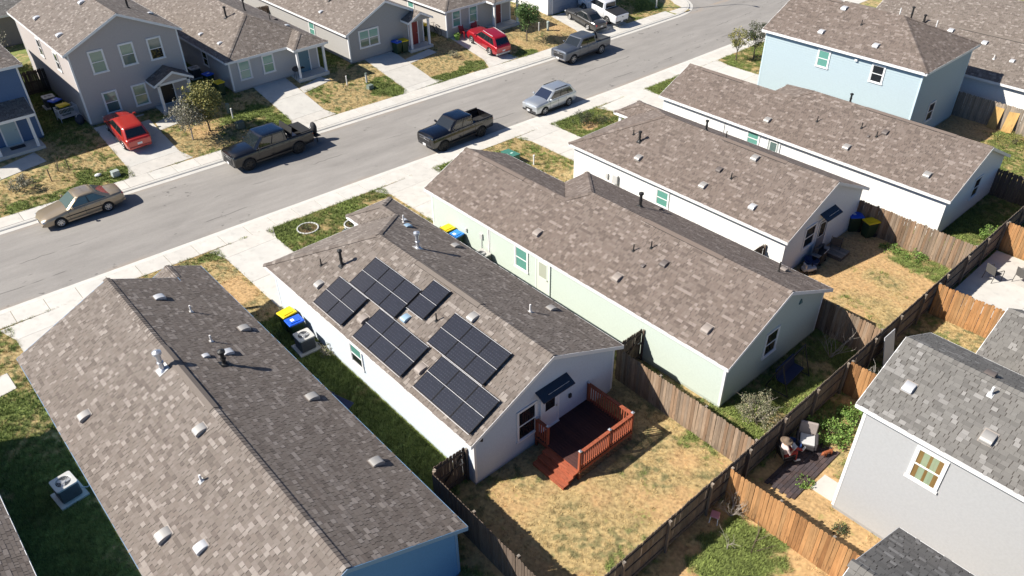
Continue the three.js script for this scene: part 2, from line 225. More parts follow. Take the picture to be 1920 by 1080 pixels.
{ const w = structure('footpath'); slab(w, [[15.25, -54.4], [16.6, -54.6], [18.4, -56.2], [15.4, -55.5]], 0.026, 1); slab(w, [[26.16, -53.5], [28.9, -54.1], [28.5, -55.0], [26.2, -54.3]], 0.026, 2); slab(w, [[35.86, -53.0], [38.9, -53.4], [38.7, -54.2], [35.9, -53.8]], 0.026, 0);
  slab(w, [[43.95, -52.2], [46.4, -53.0], [46.4, -54.2], [43.95, -53.4]], 0.026, 3); slab(w, [[1.5, -53.7], [5.0, -54.4], [5.0, -55.6], [1.5, -55.0]], 0.026, 1); slab(w, [[5.02, -54.4], [7.9, -54.9], [7.6, -56.3], [5.02, -55.6]], 0.026, 2);
  slab(w, [[21.3, -7.1], [22.3, -7.05], [22.3, -6.2], [21.3, -6.2]], 0.03, 0); slab(w, [[-1.2, -35.2], [0.25, -35.3], [0.3, -33.9], [-1.1, -33.7]], 0.03, 3);
  CONC.push([15.3, 18.4, -56, -54.6], [26.2, 28.8, -54.8, -53.8], [35.9, 38.8, -54, -53.2], [1, 7.8, -56, -54.2], [21.3, 22.3, -7.1, -6.2], [-1.2, 0.3, -35.2, -33.8]);
  const patio = structure('patio'); let k = 0; for (let x = 35.5; x < 43.3; x += 2.6) for (let z = -8.95; z < 0; z += 3) slab(patio, [[x, z], [x + 2.6, z], [x + 2.6, z + 3], [x, z + 3]], 0.05, (k++ * 3) % 4, 0.006); CONC.push([35.4, 43.4, -9, 4]); }
// ---------------------------------------------------------------- houses
const TONES = {
  tan: [[0.175, 0.148, 0.127], [0.186, 0.158, 0.137], [0.197, 0.168, 0.147], [0.151, 0.125, 0.108], [0.265, 0.23, 0.204], [0.287, 0.252, 0.225], [0.18, 0.15, 0.129], [0.137, 0.114, 0.098], [0.208, 0.177, 0.155]],
  brown: [[0.165, 0.13, 0.11], [0.177, 0.141, 0.12], [0.187, 0.151, 0.13], [0.141, 0.112, 0.094], [0.244, 0.201, 0.174], [0.261, 0.218, 0.191], [0.169, 0.133, 0.112], [0.127, 0.1, 0.085], [0.194, 0.157, 0.134]],
  grey: [[0.163, 0.155, 0.144], [0.176, 0.168, 0.155], [0.187, 0.179, 0.166], [0.143, 0.136, 0.126], [0.239, 0.23, 0.217], [0.273, 0.263, 0.249], [0.168, 0.16, 0.148], [0.133, 0.126, 0.117], [0.179, 0.17, 0.158]],
};
const TONE_W = [0, 0, 1, 1, 2, 3, 3, 4, 5, 6, 6, 7, 8, 8, 1, 2, 0];
const shingleVC = new THREE.MeshStandardMaterial({ vertexColors: true, roughness: 0.95, map: texRep(T.granule, 2.2, 2.2) });
const shingleMats = {}; for (const k in TONES) shingleMats[k] = TONES[k].map((c) => std(c, 0.95, { map: texRep(T.granule, 0.6, 0.4) }));
const deckMat = std([0.055, 0.046, 0.04], 1), whiteTrim = std([0.74, 0.74, 0.73], 0.55), blackTrim = std([0.02, 0.02, 0.022], 0.6);
const unitTab = (() => { const s = new Soup(), a = V(0, 1, 0), b = V(1, 1, 0), c = V(1, 0.18, 1), d = V(0, 0.18, 1), A = V(0, 0, 0), B = V(1, 0, 0), C = V(1, 0, 1), D = V(0, 0, 1); s.quad(a, d, c, b); s.quad(A, a, b, B); s.quad(A, D, d, a); s.quad(B, b, c, C); s.quad(D, C, c, d); return s.geo(); })();
function scan(poly, s) { let lo = 1e9, hi = -1e9; for (let i = 0; i < poly.length; i++) { const a = poly[i], b = poly[(i + 1) % poly.length]; if ((a.s - s) * (b.s - s) <= 0 && Math.abs(a.s - b.s) > 1e-9) { const t = (s - a.s) / (b.s - a.s), e = a.e + (b.e - a.e) * t; lo = Math.min(lo, e); hi = Math.max(hi, e); } } return hi > lo ? [lo, hi] : null; }
function shingles(roof, planes, tone, seed, single) {
  const r = rng(seed), tabs = [], EX = 0.146;
  for (const P of planes) {
    const n = P[1].clone().sub(P[0]).cross(P[2].clone().sub(P[0])).normalize(); if (n.y < 0) n.negate();
    const u = V(0, 1, 0).addScaledVector(n, -n.y).normalize(), e = n.clone().cross(u), o = P.reduce((m, p) => (p.dot(u) < m.dot(u) ? p : m));
    const poly = P.map((p) => { const q = p.clone().sub(o); return { s: q.dot(u), e: q.dot(e) }; }), smax = Math.max(...poly.map((p) => p.s));
    for (let i = 0; i * EX < smax; i++) {
      const s0 = i * EX - 0.025, sa = clamp(s0 + EX * 0.35, 0.001, smax - 0.001), iv = scan(poly, sa); if (!iv) continue;
      let x = iv[0] - 0.012, left = r() * 0.2; const end = iv[1] + 0.012; let lastT = 0;
      while (x < end - 0.02) {
        let w = left || [0.13, 0.16, 0.19, 0.23, 0.29, 0.2][(r() * 6) | 0]; left = 0; if (w < 0.06) w = 0.06; if (x + w > end - 0.07) w = end - x;
        let t = TONE_W[(r() * TONE_W.length) | 0]; if (r() < 0.08) t = lastT; lastT = t;
        tabs.push({ o, u, e, n, x: x + 0.003, w: w - (r() < 0.45 ? 0.024 : 0.007), s: s0, h: (t === 4 || t === 5 || t === 8) ? 0.011 : 0.005 + 0.002 * r(), l: Math.min(EX * 1.12, smax - s0), t }); x += w;
      }
    }
  }
  const col = TONES[tone];
  let pick = new Set();
  if (single) {
    const c = []; tabs.forEach((t, i) => { if (t.w < 0.1) return; const p = t.o.clone().addScaledVector(t.e, t.x + t.w / 2).addScaledVector(t.u, t.s + 0.07); if (inFrame(p, 0.97)) { const d = CAM.clone().sub(p), l = d.length(), f = t.n.dot(d) / l; if (f > 0.25 && !(single.skip && single.skip(p))) c.push([f * t.w / (l * l), i]); } });
    c.sort((a, b) => b[0] - a[0]); pick = new Set(c.slice(0, 300).map((q) => q[1]));
  }
  const S = new Soup(), M = new THREE.Matrix4();
  tabs.forEach((t, i) => {
    const p0 = t.o.clone().addScaledVector(t.e, t.x).addScaledVector(t.u, t.s);
    if (pick.has(i)) { const m = part('shingle', unitTab, shingleMats[tone][t.t], roof); M.makeBasis(t.e, t.n, t.u); m.quaternion.setFromRotationMatrix(M); m.position.copy(p0); m.scale.set(t.w, t.h, t.l); return; }
    const k = col[t.t], E = t.e.clone().multiplyScalar(t.w), U = t.u.clone().multiplyScalar(t.l), a = p0.clone().addScaledVector(t.n, t.h), b = a.clone().add(E), d = p0.clone().add(U).addScaledVector(t.n, t.h * 0.18), c = d.clone().add(E), A = p0, B = p0.clone().add(E), C = B.clone().add(U), D = A.clone().add(U);
    S.quad(a, d, c, b, k, t.n); S.quad(A, a, b, B, k); S.quad(A, D, d, a, k); S.quad(B, b, c, C, k);
  });
  const g = S.geo(), p = g.attributes.position, uv = g.attributes.uv; const m = part('shingles', g, shingleVC, roof); m.userData.kind = 'stuff'; return m;
}
const capCache = {};
function capGeo(k) {
  const key = k.toFixed(2); if (capCache[key]) return capCache[key];
  const s = new Soup(), w = 0.15, P = (x, z, dy) => V(x, -Math.abs(z) * k + dy, z), L = 0.24;
  for (const q of [-1, 1]) { const a = P(0, 0, 0.034), b = P(0, q * w, 0.03), c = P(L, q * w, 0.012), d = P(L, 0, 0.014), a2 = P(0, 0, 0.008), b2 = P(0, q * w, 0.004), c2 = P(L, q * w, -0.004); const f = (A, B, C, D) => q > 0 ? s.quad(A, B, C, D) : s.quad(D, C, B, A); f(a, b, c, d); f(a2, b2, b, a); f(b2, c2, c, b); }
  return capCache[key] = s.geo();
}
function ridgeCaps(roof, a, b, k, tone, single, seed) { // a = upper or near end; caps overlap away from a
  const d = b.clone().sub(a), L = d.length(); d.normalize(); const side = d.clone().cross(V(0, 1, 0)).normalize(), up = side.clone().cross(d).normalize(), M = new THREE.Matrix4().makeBasis(d, up, d.clone().cross(up)), Q = new THREE.Quaternion().setFromRotationMatrix(M), r = rng(seed), list = [];
  for (let t = 0; t < L - 0.12; t += 0.17) {
    const p = a.clone().addScaledVector(d, t).addScaledVector(up, 0.012), ti = TONE_W[(r() * TONE_W.length) | 0];
    if (single && inFrame(p, 1)) { const m = part('ridge_cap', capGeo(k), shingleMats[tone][ti], roof); m.position.copy(p); m.quaternion.copy(Q); } else { const g = capGeo(k).clone(), c = TONES[tone][ti], n = g.attributes.position.count, ca = new Float32Array(n * 3); for (let i = 0; i < n; i++) ca.set(c, i * 3); g.setAttribute('color', new THREE.BufferAttribute(ca, 3)); g.applyMatrix4(new THREE.Matrix4().compose(p, Q, V(1, 1, 1))); list.push(g); }
  }
  return list;
}
function buildRoof(house, planes, ridges, tone, seed, single, trim = whiteTrim) {
  const S = new Soup(), F = new Soup(), TH = 0.13, key = (p) => p.toArray().map((v) => v.toFixed(2)).join(), edges = new Map(), up = V(0, 1, 0);
  planes.forEach((P0) => {
    let P = P0; const n = P[1].clone().sub(P[0]).cross(P[2].clone().sub(P[0])); if (n.y < 0) P = P.slice().reverse(); n.normalize(); if (n.y < 0) n.negate();
    const flat = P.map((p) => new THREE.Vector2(p.x, -p.z)), tri = THREE.ShapeUtils.triangulateShape(flat, []), lo = P.map((p) => p.clone().add(V(0, -0.004, 0))), bt = P.map((p) => p.clone().add(V(0, -TH, 0)));
    tri.forEach(([a, b, c]) => { const q = [lo[a], lo[b], lo[c]]; const nn = q[1].clone().sub(q[0]).cross(q[2].clone().sub(q[0])); if (nn.y < 0) q.reverse(); S.tri(...q); const w = [bt[a], bt[b], bt[c]]; if (nn.y >= 0) w.reverse(); S.tri(...w); });
    P.forEach((p, i) => { const q = P[(i + 1) % P.length], k1 = key(p) + '|' + key(q), k2 = key(q) + '|' + key(p); if (edges.has(k2)) edges.delete(k2); else edges.set(k1, [p, q]); });
  });
  const roof = part('roof', S.geo(), deckMat, house);
  for (const [a, b] of edges.values()) {
    const d = b.clone().sub(a); const out = d.clone().cross(up).normalize(); // outward for counter-clockwise polygons
    if (d.length() < 0.05) continue; const o = out.clone().multiplyScalar(0.022), dn = V(0, -TH - 0.045, 0), a0 = a.clone().add(V(0, 0.002, 0)), b0 = b.clone().add(V(0, 0.002, 0));
    F.prism(a0.clone().add(o), b0.clone().add(o), b0, a0, dn);
  }
  part('fascia', F.geo(), trim, house);
  shingles(roof, planes, tone, seed, single);
  const caps = []; ridges.forEach(([a, b, k], i) => caps.push(...ridgeCaps(roof, a, b, k, tone, single && i < 2, seed + i * 31)));
  if (caps.length) { const m = part('ridge_caps', merge(caps), shingleVC, roof); m.userData.kind = 'stuff'; }
  return roof;
}
// lap siding between base points a and b; ext(y) trims each course: [from a, from b]; outward normal is to the right of a -> b seen from above
function lapWall(a, b, y0, y1, ext, ex = 0.165) {
  const s = new Soup(), d = b.clone().sub(a); const L = d.length(); d.normalize(); const n = d.clone().cross(V(0, 1, 0)).normalize(), P = (t, y, o) => V(a.x + d.x * t + n.x * o, y, a.z + d.z * t + n.z * o);
  for (let y = y0; y < y1 - 0.004; y += ex) {
    const t = Math.min(y + ex, y1), e0 = ext ? ext(y) : [0, L], e1 = ext ? ext(t) : [0, L]; if (e0[1] - e0[0] < 0.02) break;
    const p = P(e0[0], y, 0.017), q = P(e0[1], y, 0.017), u = P(e1[1], t, 0.004), v = P(Math.min(e1[0], e1[1]), t, 0.004); s.quad(p, q, u, v); s.quad(P(e0[0], y, 0), P(e0[1], y, 0), q, p); }
  return s.geo();
}
const wallMats = {};
function paintWall(c, rough = 0.75) { const k = c.join(); return wallMats[k] ??= std(c, rough, { map: texRep(T.stucco, 0.7, 0.7) }); }
const glassDark = phys([0.012, 0.016, 0.02], 0.04, { clearcoat: 1, clearcoatRoughness: 0.02 }), glassTeal = phys([0.115, 0.3, 0.25], 0.12, { clearcoat: 1, clearcoatRoughness: 0.03 }), glassGrey = phys([0.1, 0.15, 0.14], 0.08, { clearcoat: 1, clearcoatRoughness: 0.03 });
const winGeo = {};
function addWindow(house, x, y, z, nx, nz, w, h, panes = [glassTeal, glassTeal], dbl = false, trim = whiteTrim) {
  const k = [w, h, dbl].join(), T0 = 0.085;
  const G = winGeo[k] ??= (() => { const g = []; g.push(box(w + 2 * T0, T0, 0.05, 0, h / 2 + T0 / 2, 0.02), box(w + 2 * T0 + 0.06, T0, 0.07, 0, -h / 2 - T0 / 2, 0.03), box(T0, h, 0.05, -w / 2 - T0 / 2, 0, 0.02), box(T0, h, 0.05, w / 2 + T0 / 2, 0, 0.02));
    const xs = dbl ? [-w / 4, w / 4] : [0], ww = dbl ? w / 2 - 0.03 : w; if (dbl) g.push(box(0.08, h, 0.045, 0, 0, 0.019));
    for (const c of xs) { g.push(box(ww, 0.05, 0.034, c, 0, 0.014), box(ww, 0.035, 0.03, c, h / 2 - 0.018, 0.014), box(ww, 0.035, 0.03, c, -h / 2 + 0.018, 0.014), box(0.035, h, 0.03, c - ww / 2 + 0.018, 0, 0.0125), box(0.035, h, 0.03, c + ww / 2 - 0.018, 0, 0.0125)); }
    return { f: merge(g), p: box(ww - 0.06, h / 2 - 0.05, 0.008), ww, xs }; })();
  const m = part('window', G.f, trim, house); m.position.set(x + nx * 0.018, y, z + nz * 0.018); m.rotation.y = Math.atan2(nx, nz);
  G.xs.forEach((c, i) => { for (const q of [1, -1]) { const p = part('pane', G.p, panes[(q > 0 ? 0 : 1) + (panes.length > 2 ? 2 * i : 0)] || panes[0], m); p.position.set(c, q * h / 4, q > 0 ? 0.012 : 0.006); } });
  return m;
}
const handleMat = std([0.5, 0.48, 0.42], 0.3, { metalness: 1 });
function addDoor(house, x, y, z, nx, nz, w, h, mat, pane, trim = whiteTrim) { // y = sill
  const m = part('door', box(w, h, 0.045, 0, h / 2, 0.02), mat, house); m.position.set(x + nx * 0.018, y, z + nz * 0.018); m.rotation.y = Math.atan2(nx, nz);
  part('door_frame', merge([box(0.09, h + 0.09, 0.07, -w / 2 - 0.045, h / 2 + 0.045, 0.025), box(0.09, h + 0.09, 0.07, w / 2 + 0.045, h / 2 + 0.045, 0.025), box(w, 0.09, 0.07, 0, h + 0.045, 0.025), box(w + 0.16, 0.04, 0.12, 0, -0.02, 0.05)]), trim, m);
  part('handle', merge([cyl(0.03, 0.03, 0.02).rotateX(Math.PI / 2).translate(w / 2 - 0.09, 0.95, 0.05), new THREE.SphereGeometry(0.033, 8, 6).translate(w / 2 - 0.09, 0.95, 0.085)]), handleMat, m);
  if (pane) { part('pane', box(w * 0.62, h * 0.42, 0.012, 0, h * 0.7, 0.046), pane, m); part('pane_trim', merge([box(w * 0.7, 0.04, 0.02, 0, h * 0.7 + h * 0.21 + 0.02, 0.045), box(w * 0.7, 0.04, 0.02, 0, h * 0.7 - h * 0.21 - 0.02, 0.045), box(0.04, h * 0.42, 0.02, -w * 0.33, h * 0.7, 0.045), box(0.04, h * 0.42, 0.02, w * 0.33, h * 0.7, 0.045)]), trim, m); }
  else for (const q of [0.28, 0.72]) for (const s of [-1, 1]) { const pg = box(w * 0.32, h * 0.34, 0.012, s * w * 0.22, h * q, 0.045); part('door_panel', pg, mat, m); }
  return m;
}
// roof furniture: parts of a house, on a plane given by normal n and upslope u
const ventMats = [std([0.4, 0.385, 0.36], 0.5, { metalness: 0.3 }), std([0.29, 0.25, 0.22], 0.6), std([0.6, 0.61, 0.62], 0.4, { metalness: 0.3 }), std([0.13, 0.11, 0.1], 0.6), std([0.35, 0.5, 0.62], 0.35, { metalness: 0.3 })], pipeWhite = std([0.75, 0.74, 0.72], 0.5), pipeBlack = std([0.018, 0.018, 0.018], 0.5), leadMat = std([0.48, 0.48, 0.47], 0.6), galv = std([0.62, 0.64, 0.67], 0.35, { metalness: 0.7 });
const hoodGeo = (() => { const sh = new THREE.Shape(); sh.moveTo(-0.23, 0); sh.lineTo(-0.215, 0.085); sh.quadraticCurveTo(-0.19, 0.13, -0.12, 0.135); sh.quadraticCurveTo(0.1, 0.125, 0.22, 0.02); sh.lineTo(0.22, 0); sh.closePath(); const g = new THREE.ExtrudeGeometry(sh, { depth: 0.34, bevelEnabled: true, bevelSize: 0.012, bevelThickness: 0.012, bevelSegments: 2, curveSegments: 6 }); g.translate(0, 0, -0.17); return g; })();
const flashGeo = box(0.52, 0.01, 0.42, 0.01, 0.008, 0);
function planeFrame(n) { const u = V(0, 1, 0).addScaledVector(n, -n.y).normalize(), e = n.clone().cross(u); return { u, e }; }
function boxVent(roof, p, n, k = 0, size = 1) { const { u } = planeFrame(n), m = part('roof_vent', hoodGeo, ventMats[k], roof); m.quaternion.setFromRotationMatrix(new THREE.Matrix4().makeBasis(u, n, u.clone().cross(n))); m.position.copy(p).addScaledVector(n, 0.02); m.scale.setScalar(size); part('flashing', flashGeo, ventMats[k === 3 ? 3 : 1], m); return m; }
function ventPipe(roof, p, n, h, r, mat, cap) {
  const g = [cyl(r, r, h, 0, -0.05, 0, 12)]; if (cap) g.push(cyl(r * 1.75, r * 1.75, r * 1.1, 0, h - 0.03, 0, 14), cyl(r * 1.75, r * 0.4, r * 0.7, 0, h - 0.03 + r * 1.1, 0, 14), cyl(r * 1.35, r * 1.35, 0.03, 0, h * 0.45, 0, 12)); g.push(cyl(r * 2.1, r * 1.15, 0.09, 0, 0.005, 0, 12));
  const m = part(cap ? 'flue_pipe' : 'vent_pipe', merge(g), mat, roof); m.position.copy(p); const f = part('flashing', box(r * 4.6, 0.01, r * 5, 0, 0.02, 0), mat === pipeBlack ? pipeBlack : leadMat, m); const { u } = planeFrame(n); f.quaternion.setFromRotationMatrix(new THREE.Matrix4().makeBasis(u.clone().cross(n).negate(), n, u)); return m;
}
const LN = (k) => V(-k, 1, 0).normalize(), RN = (k) => V(k, 1, 0).normalize();
// plans; Z maps plan depth (street side = low) to world depth
function house(name, label, o) {
  const h = thing(name, label, 'house'); const { xl, xr, he, k } = o, y0 = o.y0 || 0, sz = o.sz || 1, w = (xr - xl) / 2, xm = (xl + xr) / 2, zf = o.zf, zr = o.zr; const P = (x, y, z) => V(x, y + y0, z * sz), hr = he + k * w;
  let planes, ridges, R2 = k / Math.SQRT2, boxes = []; // boxes: wall rectangles [x0,x1,z0,z1, gableFront, gableRear]
  const hip = (x, y, z) => P(x, y, z);
  if (o.plan === 'hip_porch') {
    const pw = o.pw, zp = o.zp, xp = xr - pw, xL = xr - 2 * pw, hp = he + k * pw;
    planes = [[P(xl, he, zf), P(xl, he, zr), P(xm, hr, zr), P(xm, hr, zf + w)], [P(xr, he, zp), P(xr, he, zr), P(xm, hr, zr), P(xm, hr, zf + w), P(xp, hp, zf + pw), P(xp, hp, zp + pw)], [P(xl, he, zf), P(xL, he, zf), P(xp, hp, zf + pw), P(xm, hr, zf + w)], [P(xL, he, zp), P(xL, he, zf), P(xp, hp, zf + pw), P(xp, hp, zp + pw)], [P(xL, he, zp), P(xr, he, zp), P(xp, hp, zp + pw)]];
    ridges = [[P(xm, hr, zr - 0.02), P(xm, hr, zf + w), k], [P(xl, he, zf), P(xm, hr, zf + w), R2 * 0.9], [P(xp, hp, zf + pw), P(xm, hr, zf + w), R2 * 0.9], [P(xp, hp, zp + pw), P(xp, hp, zf + pw), k], [P(xr, he, zp), P(xp, hp, zp + pw), R2 * 0.9], [P(xL, he, zp), P(xp, hp, zp + pw), R2 * 0.9]];
    boxes = [[xl + 0.3, xr - 0.3, zf + 0.3, zr - 0.25, false, true]];
    const post = (x) => { const m = part('porch_post', merge([box(0.16, he - 0.1, 0.16, 0, (he - 0.1) / 2, 0), box(0.22, 0.14, 0.22, 0, 0.07, 0), box(0.21, 0.1, 0.21, 0, he - 0.2, 0)]), whiteTrim, h); m.position.copy(P(x, 0, zp + 0.3)); };
    post(xL + 0.35); post(xr - 0.35); part('porch_slab', (() => { const z0 = (zp + 0.1) * sz, z1 = (zf + 0.32) * sz; return bx(xL + 0.1, xr - 0.2, y0 - 0.4, y0 + 0.13, z0, z1); })(), concMat[1], h);
    part('porch_beam', merge([bx(xL + 0.2, xr - 0.2, y0 + he - 0.32, y0 + he - 0.1, (zp + 0.22) * sz, (zp + 0.38) * sz)]), whiteTrim, h);
  } else if (o.plan === 'gable_porch') {
    const pw = o.pw, zp = o.zp, xp = xr - pw, xL = xr - 2 * pw, hp = he + k * pw;
    planes = [[P(xl, he, zf), P(xl, he, zr), P(xm, hr, zr), P(xm, hr, zf)], [P(xr, he, zp), P(xr, he, zr), P(xm, hr, zr), P(xm, hr, zf), P(xp, hp, zf), P(xp, hp, zp)], [P(xL, he, zp), P(xL, he, zf + 0.3), P(xp, hp, zf + 0.3), P(xp, hp, zp)]];
    ridges = [[P(xm, hr, zr - 0.02), P(xm, hr, zf), k], [P(xp, hp, zp), P(xp, hp, zf), k]]; boxes = [[xl + 0.3, xr - 0.3, zf + 0.25, zr - 0.25, true, true]];
    for (const x of [xL + 0.35, xr - 0.35]) part('porch_post', box(0.16, he - 0.1, 0.16, x, (he - 0.1) / 2, zp + 0.3), whiteTrim, h);
  } else if (o.plan === 'jog') {
    const xq = o.xq, zj = o.zj, wn = (xq - xl) / 2, xn = xl + wn, hn = he + k * wn;
    planes = [[P(xl, he, zf), P(xl, he, zr), P(xm, hr, zr), P(xm, hr, zj + w), P(xn, hn, zj + wn), P(xn, hn, zf)], [P(xq, he, zf), P(xq, he, zj), P(xn, hn, zj + wn), P(xn, hn, zf)], [P(xq, he, zj), P(xr, he, zj), P(xm, hr, zj + w), P(xn, hn, zj + wn)], [P(xr, he, zj), P(xr, he, zr), P(xm, hr, zr), P(xm, hr, zj + w)]];
    ridges = [[P(xm, hr, zr - 0.02), P(xm, hr, zj + w), k], [P(xn, hn, zf + 0.02), P(xn, hn, zj + wn), k], [P(xr, he, zj), P(xm, hr, zj + w), R2 * 0.9], [P(xn, hn, zj + wn), P(xm, hr, zj + w), R2 * 0.9]];
    boxes = [[xl + 0.3, xr - 0.3, zj + 0.3, zr - 0.25, false, true], [xl + 0.3, xq - 0.3, zf + 0.25, zj + 0.3, true, false]];
  } else { // plain gable, with optional hipped ends
    const hf = o.hipFront ? w : 0, hb = o.hipRear ? w : 0;
    planes = [[P(xl, he, zf), P(xl, he, zr), P(xm, hr, zr - hb), P(xm, hr, zf + hf)], [P(xr, he, zf), P(xr, he, zr), P(xm, hr, zr - hb), P(xm, hr, zf + hf)]];
    ridges = [[P(xm, hr, zr - hb), P(xm, hr, zf + hf), k]];
    if (hb) { planes.push([P(xl, he, zr), P(xr, he, zr), P(xm, hr, zr - w)]); ridges.push([P(xl, he, zr), P(xm, hr, zr - w), R2 * 0.9], [P(xr, he, zr), P(xm, hr, zr - w), R2 * 0.9]); }
    if (hf) { planes.push([P(xl, he, zf), P(xr, he, zf), P(xm, hr, zf + w)]); ridges.push([P(xl, he, zf), P(xm, hr, zf + w), R2 * 0.9], [P(xr, he, zf), P(xm, hr, zf + w), R2 * 0.9]); }
    boxes = [[xl + 0.3, xr - 0.3, zf + (hf ? 0.3 : 0.25), zr - (hb ? 0.3 : 0.25), !hf, !hb]];
  }
  const roof = buildRoof(h, planes, ridges, o.tone || 'tan', o.seed || 5, o.single, o.fascia || whiteTrim);
  const wm = paintWall(o.paint), walls = [], base = [];
  for (const [x0, x1, z0, z1, gf, gr] of boxes) {
    const ye = he + k * (x0 - xl) - 0.1, c = (x0 + x1) / 2, ext = (y) => { const t = Math.max(0, (y - ye) / k); return [t, x1 - x0 - t]; }, top = ye + k * (x1 - x0) / 2, yb = y0 - 0.12;
    const side = (a, b, yt, ex) => { const A = P(...a), B = P(...b); walls.push(sz > 0 ? lapWall(A, B, y0 + 0.16, y0 + yt, ex && ((y) => ex(y - y0))) : lapWall(B, A, y0 + 0.16, y0 + yt, ex && ((y) => ex(y - y0)))); };
    side([x0, 0, z0], [x0, 0, z1], ye); side([x1, 0, z1], [x1, 0, z0], ye); side([x1, 0, z0], [x0, 0, z0], gf ? top : ye, gf && ext); side([x0, 0, z1], [x1, 0, z1], gr ? top : ye, gr && ext);
    base.push(bx(x0 + 0.01, x1 - 0.01, y0 - 0.5, y0 + 0.165, z0 * sz + 0.01 * sz, z1 * sz - 0.01 * sz));
    for (const x of [x0, x1]) for (const z of [z0, z1]) part('corner_board', box(0.11, ye - 0.16, 0.11, x + (x === x0 ? 0.03 : -0.03), y0 + 0.16 + (ye - 0.16) / 2, (z + (z === z0 ? 0.03 : -0.03)) * sz), o.corner || whiteTrim, h);
  }
  part('wall', merge(walls), wm, h); part('foundation', merge(base), paintWall(o.basePaint || o.paint.map((v) => v * 0.82)), h);
  for (const [side, x, z, type, a, b] of o.vents || []) {
    const n = side === 'l' ? LN(k) : side === 'r' ? RN(k) : V(0, 1, -k * sz).normalize(), y = side === 'l' ? he + k * (x - xl) : side === 'r' ? he + k * (xr - x) : he + k * (z * sz - zf), p = V(x, y + y0, z);
    if (type === 'box') boxVent(roof, p, n, a || 0, b || 1); else if (type === 'pipe') ventPipe(roof, p, n, a || 0.42, b || 0.035, pipeWhite); else if (type === 'black') ventPipe(roof, p, n, a || 0.8, b || 0.07, pipeBlack, true); else if (type === 'flue') ventPipe(roof, p, n, a || 0.85, b || 0.085, galv, true); else if (type === 'dark') ventPipe(roof, p, n, a || 0.4, b || 0.03, pipeBlack);
  }
  for (const [x, z0, z1, hh] of o.ridgeVents || []) { // slotted ridge ventilator: a raised cap over a dark slot
    const y = y0 + hh + 0.05, s = new Soup(), W = 0.17, Q = (dx, dy, z) => V(x + dx, y + dy - k * Math.abs(dx), z); for (const q of [-1, 1]) { const f = (A, B, C, D) => { const n = B.clone().sub(A).cross(C.clone().sub(A)); n.y * 1 + n.x * q * 0.2 >= 0 ? s.quad(A, B, C, D) : s.quad(D, C, B, A); }; f(Q(0, 0.012, z0), Q(0, 0.012, z1), Q(q * W, 0.012, z1), Q(q * W, 0.012, z0)); f(Q(q * W, 0.012, z0), Q(q * W, 0.012, z1), Q(q * W, -0.006, z1), Q(q * W, -0.006, z0)); }
    const m = part('ridge_vent', s.geo(), shingleMats[o.tone || 'tan'][0], roof); const d = new Soup(); for (const q of [-1, 1]) { const a = Q(q * (W - 0.01), -0.006, z0), b = Q(q * (W - 0.01), -0.006, z1), c = Q(q * (W - 0.01), -0.05, z1), e = Q(q * (W - 0.01), -0.05, z0); q > 0 ? d.quad(a, b, c, e) : d.quad(e, c, b, a); } for (const z of [z0, z1]) { d.quad(Q(-W, -0.004, z), Q(0, 0.008, z), Q(0, -0.05, z), Q(-W, -0.05, z)); d.quad(Q(0, 0.008, z), Q(W, -0.004, z), Q(W, -0.05, z), Q(0, -0.05, z)); } part('vent_slot', d.geo(), blackTrim, m);
  }
  h.userData.dim = undefined; delete h.userData.dim; return h;
}
// near row, left to right
const HOUSES = [];
const white = [0.72, 0.72, 0.7];
HOUSES.push([0.75, 9.4, -33.6, -12.9]);
house('house', 'blue walled bungalow with tan shingle roof and white flue pipe, nearest the camera', {
  plan: 'gable_porch', xl: 0.77, xr: 9.36, he: 2.6, k: 0.46, zf: -32.2, zr: -13.0, zp: -33.5, pw: 1.5, tone: 'tan', seed: 11, single: {}, paint: [0.085, 0.25, 0.5], basePaint: [0.075, 0.21, 0.42], fascia: std([0.16, 0.3, 0.48], 0.6), corner: std([0.13, 0.27, 0.47], 0.6),
  vents: [['l', 1.72, -26.21, 'box', 0], ['l', 4.35, -21.29, 'box', 0], ['l', 1.8, -18.96, 'box', 0, 1.1], ['l', 2.46, -17.48, 'box', 2, 0.9], ['l', 3.49, -19.52, 'pipe', 0.35, 0.04], ['l', 4.6, -25.1, 'flue', 0.8, 0.095], ['r', 6.4, -30.2, 'box', 2, 0.95], ['r', 7.13, -28.81, 'pipe', 0.4], ['r', 8.51, -27.0, 'box', 0], ['r', 6.87, -26.2, 'pipe', 0.38], ['r', 6.21, -25.1, 'box', 2, 0.6], ['r', 7.07, -25.2, 'box', 2, 0.9], ['r', 6.62, -24.4, 'black', 0.62, 0.085], ['r', 8.52, -21.36, 'box', 0], ['r', 8.51, -16.98, 'box', 0]], ridgeVents: [[5.065, -26.1, -21.6, 4.576]],
});
HOUSES.push([11.5, 20.1, -32.8, -15.5]);
